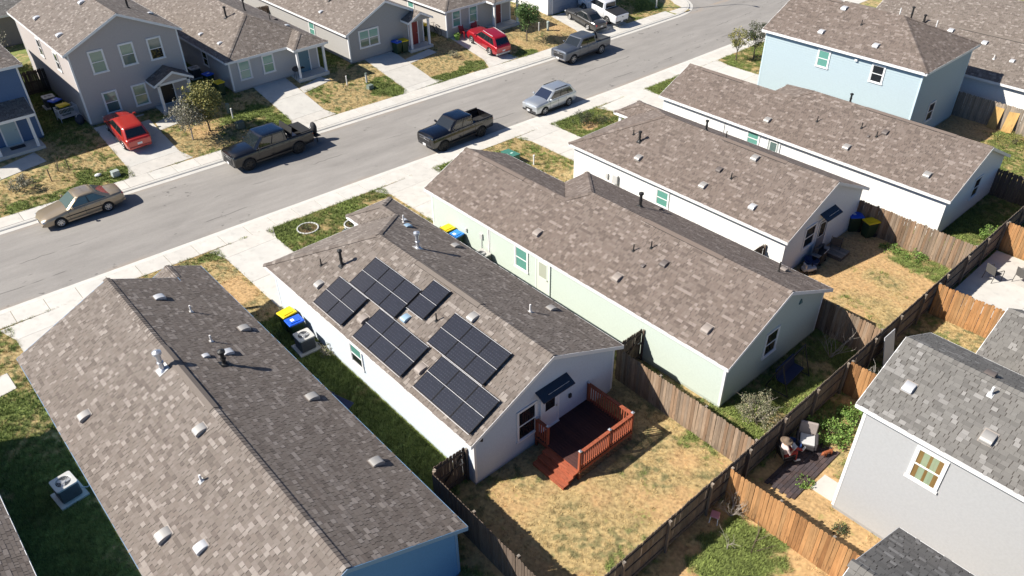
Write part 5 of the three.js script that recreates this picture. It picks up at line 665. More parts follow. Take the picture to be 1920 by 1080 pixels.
parkAt(car('black crew cab pickup with open bed parked at the near kerb', 'truck', paint([0.004, 0.004, 0.005], 0, 0.25), { wb: 3.3, fo: 0.95, ro: 1.12, hw: 0.95, H: 1.86, wr: 0.395, rim: alloyDark, flare: blackTrim }), 30.5, RY + 0.03, -40.38, PI, 0, 1);
parkAt(car('silver suv with roof rails parked at the near kerb', 'suv', paint([0.5, 0.53, 0.55], 0.6, 0.3), { hw: 0.93, rim: alloy, front: phys([0.012, 0.02, 0.045], 0.03, { clearcoat: 1 }) }), 39.2, RY + 0.03, -39.86, PI, 0, 0.93);
parkAt(car('steel grey crew cab pickup parked at the far kerb on the right', 'truck', paint([0.12, 0.135, 0.16], 0.6, 0.32), { wb: 3.6, hw: 0.99, H: 1.96, wr: 0.42, rim: alloy, bump: chrome, cover: false }), 48.8, RY + 0.03, -45.92, PI, 0, 0.96);
parkAt(car('bright red hatchback on the driveway of the taupe house', 'hatch', paint([0.42, 0.03, 0.02], 0.2, 0.3), { rim: alloy, name: 'hatchback_car', bump: paint([0.42, 0.03, 0.02], 0.2, 0.3) }), 13.25, gy(13.25, -54.85) + 0.03, -54.85, PI / 2, SL, 1);
parkAt(car('dark red suv with silver roof rails on the beige bungalow driveway', 'suv', paint([0.36, 0.01, 0.02], 0.25, 0.28), { rim: alloy, railMat: alloy, sill: std([0.45, 0.44, 0.42], 0.6), bump: std([0.45, 0.44, 0.42], 0.6) }), 43.32, gy(43.3, -51.85) + 0.03, -51.85, PI / 2 - 0.03, SL, 0.93);
parkAt(car('dark grey saloon with black roof on the driveway at the top', 'sedan', paint([0.075, 0.075, 0.075], 0.5, 0.3), { rim: alloy, sp: 10 }), 54.4, gy(54.4, -50.8) + 0.03, -50.8, PI / 2 - 0.05, SL, 0.93);
parkAt(car('white pickup with black bed cover on the driveway at the top', 'truck', paint([0.68, 0.69, 0.7], 0.05, 0.3), { wb: 3.4, cover: true, rim: alloy }), 57.0, gy(57, -51.1) + 0.03, -51.1, PI / 2 - 0.02, SL, 0.92);
// ---------------------------------------------------------------- plants
const barkMat = std([0.13, 0.1, 0.075], 1), barkPale = std([0.34, 0.3, 0.26], 1), leafVC = new THREE.MeshStandardMaterial({ vertexColors: true, roughness: 0.75, side: THREE.DoubleSide });
function branches(r, p, d, len, rad, depth, out, tips, spread = 0.55, kids = 3) {
  const q = p.clone().addScaledVector(d, len * 0.5).add(V((r() - 0.5) * len * 0.12, 0, (r() - 0.5) * len * 0.12)), e = p.clone().addScaledVector(d, len).add(V((r() - 0.5) * len * 0.1, 0, (r() - 0.5) * len * 0.1));
  out.push(rod(p, q, rad, depth > 2 ? 6 : 4, rad * 0.82), rod(q, e, rad * 0.82, depth > 2 ? 6 : 4, rad * 0.62)); if (depth === 0) { tips.push(e); return; } if (depth < 3) tips.push(e);
  for (let i = 0; i < kids; i++) { const a = r() * 6.283, t = spread * (0.6 + 0.7 * r()), ax = V(Math.cos(a), 0, Math.sin(a)), nd = d.clone().multiplyScalar(Math.cos(t)).addScaledVector(ax, Math.sin(t)).add(V(0, 0.12, 0)).normalize(); branches(r, i ? e : q, nd, len * (0.6 + 0.22 * r()), rad * 0.6, depth - 1, out, tips, spread, kids); }
}
function leaves(S, r, c, R, n, size, cols, squash = 0.8) { for (let i = 0; i < n; i++) { const d = V(r() - 0.5, r() - 0.5, r() - 0.5).normalize().multiplyScalar(R * Math.cbrt(r())); d.y *= squash; const p = c.clone().add(d), a = V(r() - 0.5, r() - 0.5, r() - 0.5).normalize(), b = V(r() - 0.5, r() * 0.6, r() - 0.5).cross(a).normalize(), s = size * (0.6 + 0.8 * r()), k = cols[(r() * cols.length) | 0], v = 0.75 + 0.5 * r(), col = k.map((x) => x * v); const tip = p.clone().addScaledVector(a, s), l = p.clone().addScaledVector(a, s * 0.45).addScaledVector(b, s * 0.36), m = p.clone().addScaledVector(a, s * 0.45).addScaledVector(b, -s * 0.36); S.quad(p, l, tip, m, col); } }
const GREEN = { olive: [[0.15, 0.16, 0.045], [0.24, 0.22, 0.06], [0.32, 0.28, 0.08], [0.11, 0.12, 0.04]], grey: [[0.24, 0.23, 0.17], [0.32, 0.29, 0.22], [0.17, 0.17, 0.11]], bright: [[0.07, 0.13, 0.03], [0.1, 0.17, 0.04], [0.05, 0.1, 0.025]], dark: [[0.03, 0.05, 0.018], [0.05, 0.07, 0.025], [0.07, 0.075, 0.03]], lime: [[0.13, 0.22, 0.035], [0.09, 0.17, 0.03], [0.17, 0.26, 0.06]], dry: [[0.25, 0.22, 0.14], [0.2, 0.2, 0.12], [0.13, 0.15, 0.08]] };
function tree(label, x, z, h, R, col, n, seed, o = {}) {
  const r = rng(seed), y = gy(x, z), t = thing(o.name || 'tree', label, o.category || 'tree', x, y - 0.05, z, r() * 6, o.group), tr = [], tips = [], th = h * (o.trunk || 0.32); tr.push(rod(V(0, 0, 0), V(0.03, th, 0.02), 0.02 + h * 0.012, 8, 0.015 + h * 0.009)); part('trunk', merge(tr), o.bark || barkMat, t);
  const br = []; for (let i = 0; i < (o.limbs || 5); i++) { const a = i / (o.limbs || 5) * 6.283 + r(); branches(r, V(0.03, th * (0.85 + 0.15 * r()), 0.02), V(Math.cos(a) * 0.5, 1, Math.sin(a) * 0.5).normalize(), (h - th) * 0.42, h * 0.008, 2, br, tips, 0.5, 2); } part('limbs', merge(br), o.bark || barkMat, t);
  const S = new Soup(), cy = th + (h - th) * 0.5; const cl = []; for (let i = 0; i < (o.clumps || 26); i++) { const a = r() * 6.283, u = r() * 2 - 1, q = Math.sqrt(1 - u * u), k = 0.55 + 0.42 * r(); cl.push(V(Math.cos(a) * q * R * k, cy + u * (h - th) * 0.5 * k, Math.sin(a) * q * R * k)); } for (const p of tips.slice(0, 30)) cl.push(p);
  const per = Math.ceil(n / cl.length); for (const c of cl) leaves(S, r, c, R * (0.22 + 0.2 * r()), per, o.leaf || 0.1, col); part('crown', S.geo(), leafVC, t); return t;
}
function shrub(label, x, z, h, R, col, n, seed, o = {}) { const r = rng(seed), y = gy(x, z), t = thing(o.name || 'shrub', label, o.category || 'shrub', x, y - 0.03, z, 0, o.group), br = [], tips = []; for (let i = 0; i < (o.stems || 8); i++) { const a = r() * 6.283; branches(r, V(0, 0, 0), V(Math.cos(a) * (o.lean || 0.6), 1, Math.sin(a) * (o.lean || 0.6)).normalize(), h * 0.42, o.rad || 0.014, o.depth ?? 2, br, tips, o.spread || 0.6, 2); } part('stems', merge(br), o.bark || barkMat, t); if (n) { const S = new Soup(); for (let i = 0; i < 26; i++) { const a = r() * 6.283, q = Math.sqrt(r()) * R; leaves(S, r, V(Math.cos(a) * q, h * (0.25 + 0.6 * r()) * (1 - 0.35 * q / R), Math.sin(a) * q), R * 0.3, Math.ceil(n / 26), o.leaf || 0.07, col); } part('foliage', S.geo(), leafVC, t); } return t; }
tree('yellow olive leafy tree on the lawn of the taupe house', 18.05, -52.6, 3.6, 1.35, GREEN.olive, 6500, 201, { clumps: 44, leaf: 0.12, trunk: 0.26 }); tree('thin greyish tree on the lawn left of the olive tree', 16.6, -52.2, 3.0, 1.3, GREEN.grey, 3200, 202, { leaf: 0.1, clumps: 40, trunk: 0.28, bark: barkPale });
tree('round green tree on the brown lawn near the dark red suv', 47.1, -50.9, 3.5, 1.25, GREEN.bright, 5000, 203, { trunk: 0.36, leaf: 0.11 });
tree('slim small tree left of the pair on the far right lawn', 57.4, -35.8, 2.9, 0.75, GREEN.olive, 2000, 204, { leaf: 0.09, clumps: 18 }); tree('taller dark small tree right of the pair on the far right lawn', 58.6, -34.9, 3.4, 0.95, GREEN.dark, 2600, 205, { leaf: 0.09, clumps: 22 });
tree('large dark bushy tree behind the taupe house at the left', 9.6, -73.5, 3.6, 1.6, GREEN.grey, 4500, 206, { trunk: 0.15 });
shrub('sparse dark bush in a soil patch on the white bungalow front lawn', 38.7, -35.9, 1.3, 0.8, GREEN.dark, 1300, 207); shrub('low dark plant beside the sparse bush on the same lawn', 40.0, -35.2, 0.6, 0.5, GREEN.dark, 500, 208);
shrub('silvery green bush behind the mint green house corner', 22.75, -10.45, 1.7, 1.0, GREEN.dry, 3400, 209, { stems: 12, bark: barkPale, leaf: 0.06 }); shrub('grey green shrub at the left edge of the far lawn', 5.8, -52.9, 1.1, 0.7, GREEN.grey, 1500, 210); shrub('small pale shrub on the brown lawn by the red front door', 39.5, -51.9, 0.8, 0.5, GREEN.dry, 380, 211, { bark: barkPale });
shrub('leafless pale tree in the shaded mint green house yard', 28.7, -10.5, 1.9, 1, null, 0, 212, { name: 'bare_tree', category: 'tree', stems: 4, bark: barkPale, depth: 3, rad: 0.025 }); shrub('tangle of bare branches in the corner against the orange fence', 18.0, -8.4, 1.3, 0.6, null, 0, 213, { name: 'bare_shrub', stems: 10, bark: barkPale, depth: 3, rad: 0.016 });
shrub('leafless whitish branches beside the two storey grey roof', 27.9, -8.3, 1.5, 0.6, null, 0, 214, { name: 'bare_shrub', stems: 7, bark: std([0.45, 0.43, 0.4], 1), depth: 2, rad: 0.02 }); shrub('leafless tangled bush behind the short orange fence', 28.9, -7.6, 1.2, 0.6, null, 0, 215, { name: 'bare_shrub', stems: 8, bark: barkMat, depth: 3, rad: 0.014 }); shrub('bare twiggy branches at the bottom edge behind the long fence', 12.3, -8.5, 1.4, 0.6, null, 0, 216, { name: 'bare_shrub', stems: 6, bark: barkPale, depth: 3, rad: 0.014 });
shrub('thin bare sapling on the far left lawn', 8.1, -53.4, 1.5, 0.5, null, 0, 217, { name: 'sapling', category: 'sapling', stems: 3, lean: 0.25, depth: 3, rad: 0.018 }); shrub('bare sapling near the edge of the grey hipped bungalow lawn', 29.0, -52.2, 1.4, 0.4, null, 0, 218, { name: 'sapling', category: 'sapling', stems: 2, lean: 0.2, depth: 3, rad: 0.02 }); shrub('whitish bare sapling standing in the bright green patch', 16.7, -7.6, 1.5, 0.3, null, 0, 219, { name: 'sapling', category: 'sapling', stems: 2, lean: 0.15, depth: 2, rad: 0.018, bark: barkPale });
shrub('lush green clump beside the paved sitting area near the fence', 24.3, -8.0, 0.7, 0.8, GREEN.lime, 1500, 220, { leaf: 0.09 }); shrub('bright green clump between fence and two storey grey house', 25.6, -7.6, 0.6, 0.9, GREEN.lime, 1500, 221, { leaf: 0.09 }); shrub('green weeds along the sunlit fence in the bare soil yard', 39.4, -11.6, 0.4, 0.6, GREEN.lime, 700, 222); shrub('green bush near the back fence behind the white gable bungalow', 44.3, -9.7, 0.9, 0.7, GREEN.lime, 1400, 223); shrub('weeds at the foot of the fence corner in the bare soil yard', 39.2, -13.0, 0.35, 0.6, GREEN.lime, 600, 224); shrub('low weeds among the plywood yard grass', 57.6, -13.5, 0.6, 1.3, GREEN.olive, 1700, 225); shrub('small weed at the foot of the two storey pale grey wall', 20.4, -5.3, 0.3, 0.3, GREEN.dark, 200, 226); shrub('green weed beside the paved sitting area and concrete slab', 21.3, -7.35, 0.3, 0.35, GREEN.lime, 260, 227);
shrub('dried flower stalks in the bed beside the air conditioner of the solar panel house', 11.7, -26.4, 0.9, 0.4, GREEN.dry, 160, 228, { stems: 10, bark: barkPale, depth: 1 }); shrub('dried flower stalks at the front corner of the solar panel house', 11.6, -30.4, 0.9, 0.3, GREEN.dry, 120, 229, { stems: 9, bark: barkPale, depth: 1 });
// ---------------------------------------------------------------- grass: uncountable, one object
{
  const b = new Soup(), rg = rng(9), wv = [1, 1, 1]; for (let i = 0; i < 6; i++) { const a = i / 6 * 6.283 + rg(), l = 0.05 + 0.05 * rg(), o = V(Math.cos(a) * 0.03, 0, Math.sin(a) * 0.03), s = V(-Math.sin(a), 0, Math.cos(a)).multiplyScalar(0.011), tip = V(Math.cos(a) * (0.05 + 0.06 * rg()), l, Math.sin(a) * (0.05 + 0.06 * rg())); b.tri(o.clone().sub(s), o.clone().add(s), tip, wv); }
  const g = b.geo(); g.deleteAttribute('color'); const r = rng(4242), P = [], C = []; const v = new THREE.Vector3(); let tries = 0;
  while (P.length < 190000 && tries++ < 2400000) {
    const x = LX0 + r() * 70, z = r() < 0.62 ? -40 + r() * 38 : -74 + r() * 34; const near = z > zNear(x) + 1.4, far = z < zFar(x) - 1.38; if (!near && !far) continue;
    v.set(x, 0.05, z).project(camera); if (Math.abs(v.x) > 1.02 || Math.abs(v.y) > 1.02) continue; let bad = false; for (const h of HOUSES) if (x > h[0] + 0.45 && x < h[1] - 0.45 && z > h[2] + 0.45 && z < h[3] - 0.45) { bad = true; break; } if (!bad) for (const h of CONC) if (x > h[0] && x < h[1] && z > h[2] && z < h[3]) { bad = true; break; } if (bad) continue; if (x > 20.2 && x < 23.8 && z > -8.9 && z < -7.1) continue;
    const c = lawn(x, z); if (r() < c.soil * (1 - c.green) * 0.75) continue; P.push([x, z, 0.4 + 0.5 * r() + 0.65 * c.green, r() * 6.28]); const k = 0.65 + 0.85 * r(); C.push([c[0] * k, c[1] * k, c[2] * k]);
  }
  const m = new THREE.InstancedMesh(g, std([1, 1, 1], 0.95, { side: THREE.DoubleSide }), P.length), q = new THREE.Object3D(), col = new THREE.Color(); P.forEach(([x, z, s, a], i) => { q.position.set(x, gy(x, z) - 0.006, z); q.rotation.y = a; q.scale.set(s, s, s); q.updateMatrix(); m.setMatrixAt(i, q.matrix); m.setColorAt(i, col.setRGB(...C[i])); });
  m.name = 'grass'; m.userData = { kind: 'stuff', label: 'short dry and green grass of the lawns and yards', category: 'grass' }; flag(m); scene.add(m);
}
// ---------------------------------------------------------------- front yard things
function flowerBed(label, x, z, R, n, seed) { const t = thing('flower_bed', label, 'flower bed', x, 0, z), r = rng(seed), st = std([0.55, 0.55, 0.53], 0.9); part('soil', new THREE.CircleGeometry(R, 24).rotateX(-PI / 2).translate(0, 0.03, 0), std([0.13, 0.075, 0.045], 1), t); for (let i = 0; i < n; i++) { const a = i / n * 6.283, m = part('edging_stone', rbox(0.17, 0.08, 0.085, 0.025), st, t); m.position.set(Math.cos(a) * R, 0.05, Math.sin(a) * R); m.rotation.y = -a + PI / 2 + (r() - 0.5) * 0.3; } const S = new Soup(); for (let i = 0; i < 7; i++) leaves(S, r, V((r() - 0.5) * R, 0.08, (r() - 0.5) * R), 0.12, 30, 0.06, GREEN.dark); const pl = part('plants', S.geo(), leafVC, t); pl.userData.kind = 'stuff'; }
flowerBed('round flower bed with white edging stones on the solar panel house lawn', 16.75, -36.9, 0.6, 20, 3); flowerBed('white edged flower bed half hidden by the porch roof of the solar panel house', 18.95, -35.5, 0.5, 18, 4);
{ const t = thing('transformer_box', 'green utility transformer box on the lawn behind the mint green roof', 'utility box', 31.0, 0, -35.1, 0.05); const gm = std([0.06, 0.2, 0.15], 0.5); part('cabinet', rbox(0.68, 0.6, 1.05, 0.02, 0, 0.33, 0), gm, t); part('lid', (() => { const s = new Soup(); s.prism(V(-0.37, 0.7, 0.56), V(0.37, 0.64, 0.56), V(0.37, 0.64, -0.56), V(-0.37, 0.7, -0.56), V(0, -0.06, 0)); return s.geo(); })(), gm, t); part('label', box(0.2, 0.005, 0.12, 0, 0.678, 0.1), std([0.5, 0.7, 0.6], 0.6), t); part('pad', box(0.95, 0.06, 1.3, 0, 0.02, 0), concMat[1], t); }
const pedGreen = std([0.16, 0.2, 0.17], 0.6);
function pedestal(label, x, z, h, r, mat, cap = mat) { const t = thing('utility_post', label, 'utility post', x, gy(x, z), z, 0, 'utility posts'); part('post', cyl(r, r, h, 0, -0.05, 0, 12), mat, t); part('cap', cyl(r * 1.25, r * 1.1, r * 1.3, 0, h - 0.1, 0, 12), cap, t); return t; }
pedestal('white utility post beside the green transformer box', 31.8, -33.7, 0.75, 0.055, pipeWhite); pedestal('white post on the taupe house lawn by the olive tree', 20.1, -53.2, 0.8, 0.05, pipeWhite); pedestal('grey green pedestal behind the white post of the taupe house lawn', 20.2, -54.0, 0.65, 0.12, pedGreen); pedestal('white post on the grey hipped bungalow lawn', 29.55, -52.8, 0.8, 0.045, pipeWhite); pedestal('taller grey capped post on the grey hipped bungalow lawn', 31.05, -52.3, 0.8, 0.08, leadMat, pedGreen); pedestal('slim grey post on the brown lawn behind the round green tree', 49.45, -51.8, 0.8, 0.06, leadMat); pedestal('pale green pedestal on the brown lawn near the dark grey saloon', 50.25, -51.45, 0.8, 0.11, std([0.4, 0.46, 0.42], 0.6)); pedestal('dark stake beside the bare sapling on the far left lawn', 8.7, -53.2, 1.0, 0.03, barkMat); pedestal('short dark stake on the far left lawn', 7.4, -52.6, 0.9, 0.03, barkMat);
function groundBox(label, x, z, w, h, d, mat) { const t = thing('utility_box', label, 'utility box', x, gy(x, z), z, 0.1, 'small utility boxes'); part('box', taper(w, d, w * 0.86, d * 0.86, h), mat, t); part('lid', rbox(w * 0.95, 0.05, d * 0.95, 0.015, 0, h, 0), mat, t); return t; }
groundBox('dark green utility box in front of the olive tree', 19.95, -51.8, 0.6, 0.45, 0.45, std([0.09, 0.12, 0.1], 0.6)); groundBox('low grey utility box on the grey hipped bungalow lawn', 30.75, -51.4, 0.5, 0.3, 0.4, pedGreen); groundBox('pale grey utility box on the lawn near the taupe house driveway', 10.8, -51.0, 0.5, 0.35, 0.4, std([0.34, 0.38, 0.36], 0.6));
thingMesh('litter_bag', (() => { const g = new THREE.IcosahedronGeometry(0.2, 3), p = g.attributes.position; for (let i = 0; i < p.count; i++) { const k = 1 + 0.5 * (fbm(p.getX(i) * 9 + 5, p.getY(i) * 9 + p.getZ(i) * 7, 4, 3) - 0.5); p.setXYZ(i, p.getX(i) * k, p.getY(i) * 0.5 * k, p.getZ(i) * k * 0.7); } g.computeVertexNormals(); return g; })(), std([0.62, 0.62, 0.62], 0.8), 'crumpled white bag lying on the far left lawn', 'litter', 9.9, gy(9.9, -51.6) + 0.07, -51.6);
{ const t = thing('street_lamp', 'street lamp pole standing on the corner lawn at the top', 'street lamp', 63.5, 0.05, -49.6); part('base', cyl(0.16, 0.14, 0.25, 0, 0, 0, 12), concMat[0], t); part('pole', rod(V(0, 0.1, 0), V(0, 7.5, 0), 0.08, 12, 0.055), galv, t); part('arm', tube([V(0, 7.4, 0), V(0.3, 7.75, 0.6), V(0.5, 7.8, 1.5)], 0.035), galv, t); part('lamp_head', rbox(0.25, 0.1, 0.6, 0.04, 0.52, 7.78, 1.75), galv, t); }
{ const t = thing('satellite_dish', 'dark satellite dish beside the porch roof of the solar panel house', 'satellite dish', 17.4, 0, -33.4); part('pole', rod(V(0, 0, 0), V(0, 0.9, 0), 0.025), galv, t); const d = part('dish', new THREE.SphereGeometry(0.42, 20, 8, 0, 6.2832, 0, 0.75), std([0.05, 0.06, 0.06], 0.5, { side: THREE.DoubleSide }), t); d.position.set(0, 0.85, 0); d.rotation.set(-0.5, 0.4, 0); part('arm', rod(V(0, 0.95, 0.05), V(0.1, 1.2, -0.4), 0.012), galv, t); }
function gardenChair(name, label, x, z, turn, mat, o = {}) { // slatted armchair
  const t = thing(name, label, 'chair', x, o.y ?? gy(x, z), z, turn, o.group), s = o.w || 0.6; for (let i = 0; i < 5; i++) { const m = part('back_slat', rbox(s / 5 - 0.015, 0.72 - 0.05 * Math.abs(i - 2), 0.025, 0.008, 0, 0.36, 0), mat, t); m.position.set((i - 2) * s / 5, 0.34, -0.22); m.rotation.x = -0.36; } for (let i = 0; i < 5; i++) { const m = part('seat_slat', rbox(s, 0.022, 0.095, 0.006), mat, t); m.position.set(0, 0.34 + i * 0.02, -0.2 + i * 0.11); }
  for (const q of [-1, 1]) { part('armrest', rbox(0.11, 0.025, 0.62, 0.01, q * (s / 2 + 0.03), 0.6, 0.05), mat, t); part('leg', rbox(0.06, 0.6, 0.05, 0.01, q * (s / 2 + 0.02), 0.3, 0.28), mat, t); part('leg', rbox(0.06, 0.45, 0.05, 0.01, q * (s / 2 - 0.02), 0.2, -0.26), mat, t); } return t; }
const redPlastic = std([0.45, 0.015, 0.025], 0.45); gardenChair('garden_chair', 'red garden chair nearer the bicycle in front of the beige bungalow', 42.75, -54.35, 0.15, redPlastic, { group: 'red garden chairs' }); gardenChair('garden_chair', 'red garden chair under the second window of the beige bungalow', 44.1, -54.4, -0.25, redPlastic, { group: 'red garden chairs' });
{ const t = thing('planter', 'green planter at the corner of the beige bungalow', 'planter', 41.9, gy(41.9, -54.3), -54.3); part('pot', new THREE.LatheGeometry([[0, 0], [0.2, 0], [0.27, 0.42], [0.3, 0.45], [0.25, 0.43], [0.2, 0.36], [0, 0.36]].map((q) => new THREE.Vector2(...q)), 18), std([0.2, 0.36, 0.06], 0.5), t); const S = new Soup(); leaves(S, rng(5), V(0, 0.5, 0), 0.22, 90, 0.1, GREEN.lime); part('plant', S.geo(), leafVC, t); }
{ const t = thing('bicycle', 'dark bicycle leaning against the side wall of the beige bungalow', 'bicycle', 40.95, gy(41, -56), -56.2, PI / 2); for (const x of [-0.52, 0.52]) { const w = part('wheel', new THREE.TorusGeometry(0.32, 0.022, 6, 26).translate(x, 0.33, 0), tyreMat, t); const sp = []; for (let i = 0; i < 8; i++) sp.push(rod(V(x, 0.33, 0), V(x + 0.31 * Math.cos(i * 0.785), 0.33 + 0.31 * Math.sin(i * 0.785), 0), 0.003, 4)); part('spokes', merge(sp), galv, w); } part('frame', merge([rod(V(-0.52, 0.33, 0), V(-0.15, 0.78, 0), 0.018), rod(V(-0.15, 0.75, 0), V(0.36, 0.8, 0), 0.018), rod(V(0.36, 0.84, 0), V(0.52, 0.33, 0), 0.018), rod(V(-0.02, 0.3, 0), V(0.38, 0.74, 0), 0.02), rod(V(-0.02, 0.3, 0), V(-0.52, 0.33, 0), 0.014), rod(V(-0.02, 0.3, 0), V(-0.18, 0.86, 0), 0.018)]), plastic, t); part('saddle', rbox(0.26, 0.06, 0.13, 0.03, -0.19, 0.9, 0), plastic, t); part('handlebar', merge([rod(V(0.34, 0.84, 0), V(0.36, 0.98, 0), 0.015), rod(V(0.36, 0.98, -0.28), V(0.36, 0.98, 0.28), 0.014)]), plastic, t); t.rotation.order = 'YXZ'; t.rotation.x = 0.12; }
{ const t = thing('metal_crib', 'white metal barred crib on the shaded grass beside the taupe house', 'crib', 11.0, 1.16, -59.9, 0.1), wm = std([0.6, 0.62, 0.66], 0.4), L = 1.3, W = 0.75, Hh = 0.95; for (const z of [-W / 2, W / 2]) { part('side_rail', merge([box(L, 0.03, 0.03, 0, Hh, z), box(L, 0.03, 0.03, 0, 0.3, z), box(L, 0.025, 0.025, 0, 0.62, z)]), wm, t); for (let i = 0; i < 14; i++) part('bar', box(0.016, Hh - 0.3, 0.016, -L / 2 + 0.05 + i * (L - 0.1) / 13, (Hh + 0.3) / 2, z), wm, t); } for (const x of [-L / 2, L / 2]) { part('end_rail', merge([box(0.03, 0.03, W, x, Hh, 0), box(0.03, 0.03, W, x, 0.3, 0)]), wm, t); for (let i = 0; i < 8; i++) part('bar', box(0.016, Hh - 0.3, 0.016, x, (Hh + 0.3) / 2, -W / 2 + 0.05 + i * (W - 0.1) / 7), wm, t); for (const z of [-W / 2, W / 2]) part('leg', box(0.04, Hh + 0.05, 0.04, x, (Hh + 0.05) / 2, z), wm, t); } part('base', box(L - 0.05, 0.02, W - 0.05, 0, 0.3, 0), wm, t); }
{ const t = thing('bundle', 'dark patterned bundle on the shaded grass beside the crib', 'bag', 11.35, 1.15, -58.4); const g = new THREE.IcosahedronGeometry(0.36, 4), p = g.attributes.position; for (let i = 0; i < p.count; i++) { const k = 1 + 0.4 * (fbm(p.getX(i) * 5 + 9, p.getY(i) * 5 + p.getZ(i) * 4, 4, 3) - 0.5); p.setXYZ(i, p.getX(i) * 0.8 * k, p.getY(i) * 1.1 * k, p.getZ(i) * k * 0.8); } g.computeVertexNormals(); part('sack', g.translate(0, 0.36, 0), std([0.035, 0.04, 0.06], 0.8), t); part('strap', new THREE.TorusGeometry(0.2, 0.025, 6, 18).translate(0, 0.6, 0.1), std([0.4, 0.4, 0.42], 0.8), t); }
// barbecue clutter on the grey bungalow porch
{ const t = thing('barbecue', 'black barbecue on the porch of the grey hipped bungalow', 'barbecue', 26.75, 1.2, -55.4); part('bowl', new THREE.SphereGeometry(0.28, 16, 10).scale(1.2, 0.75, 0.9).translate(0, 0.75, 0), plastic, t); part('shelf', box(0.35, 0.03, 0.35, 0.5, 0.72, 0), plastic, t); for (const [x, z] of [[-0.2, -0.15], [0.2, -0.15], [-0.2, 0.15], [0.2, 0.15]]) part('leg', rod(V(x, 0, z), V(x * 0.7, 0.6, z * 0.7), 0.015), plastic, t); }
// ---------------------------------------------------------------- back yards
{ // paved sitting area: small dark pavers
  const t = structure('terrace'), m = woodSet([0.075, 0.055, 0.058], 0.3, 6, 77), r = rng(12); const g = rbox(0.3, 0.05, 0.145, 0.008); for (let j = 0; j < 8; j++) for (let i = 0; i < 11; i++) { const p = part('paver', g, m[(r() * 6) | 0], t); p.position.set(20.4 + i * 0.307 + (j % 2) * 0.1, 0.03 + 0.004 * r(), -8.35 + j * 0.155 - 0.01 * i * 0.3); p.rotation.y = 0.02; } }
function capsuleD(p, a, b, ra, rb) { const bx = b[0] - a[0], by = b[1] - a[1], bz = b[2] - a[2], px = p[0] - a[0], py = p[1] - a[1], pz = p[2] - a[2], t = clamp((px * bx + py * by + pz * bz) / (bx * bx + by * by + bz * bz + 1e-9)); return Math.hypot(px - bx * t, py - by * t, pz - bz * t) - (ra + (rb - ra) * t); }
function sdfMesh(bones, center, half, n, k = 0.025) { // bones: [a, b, ra, rb, colour]
  const mc = new MarchingCubes(n, new THREE.MeshStandardMaterial(), false, false, 120000); mc.isolation = 0; const hs = n / 2;
  for (let z = 0; z < n; z++) for (let y = 0; y < n; y++) for (let x = 0; x < n; x++) { const p = [center[0] + (x - hs) / hs * half, center[1] + (y - hs) / hs * half, center[2] + (z - hs) / hs * half]; let d = 1e9; for (const b of bones) { const q = capsuleD(p, b[0], b[1], b[2], b[3]), kk = b[5] ?? k, h = Math.max(kk - Math.abs(d - q), 0) / kk; d = Math.min(d, q) - h * h * kk * 0.25; } mc.field[x + y * n + z * n * n] = -d; }
  mc.update(); const c = mc.count, g = new THREE.BufferGeometry(), P = mc.positionArray.slice(0, c * 3), N = mc.normalArray.slice(0, c * 3), C = new Float32Array(c * 3);
  for (let i = 0; i < c; i++) { for (let q = 0; q < 3; q++) P[3 * i + q] = center[q] + P[3 * i + q] * half; const l = Math.hypot(N[3 * i], N[3 * i + 1], N[3 * i + 2]) || 1; for (let q = 0; q < 3; q++) N[3 * i + q] /= l; let best = 1e9, col = bones[0][4]; const p = [P[3 * i], P[3 * i + 1], P[3 * i + 2]]; for (const b of bones) { const d = capsuleD(p, b[0], b[1], b[2], b[3]); if (d < best) { best = d; col = b[4]; } } C.set(col, 3 * i); }
  g.setAttribute('position', new THREE.BufferAttribute(P, 3)); g.setAttribute('normal', new THREE.BufferAttribute(N, 3)); g.setAttribute('color', new THREE.BufferAttribute(C, 3)); return g;
}
const figVC = new THREE.MeshStandardMaterial({ vertexColors: true, roughness: 0.85 });
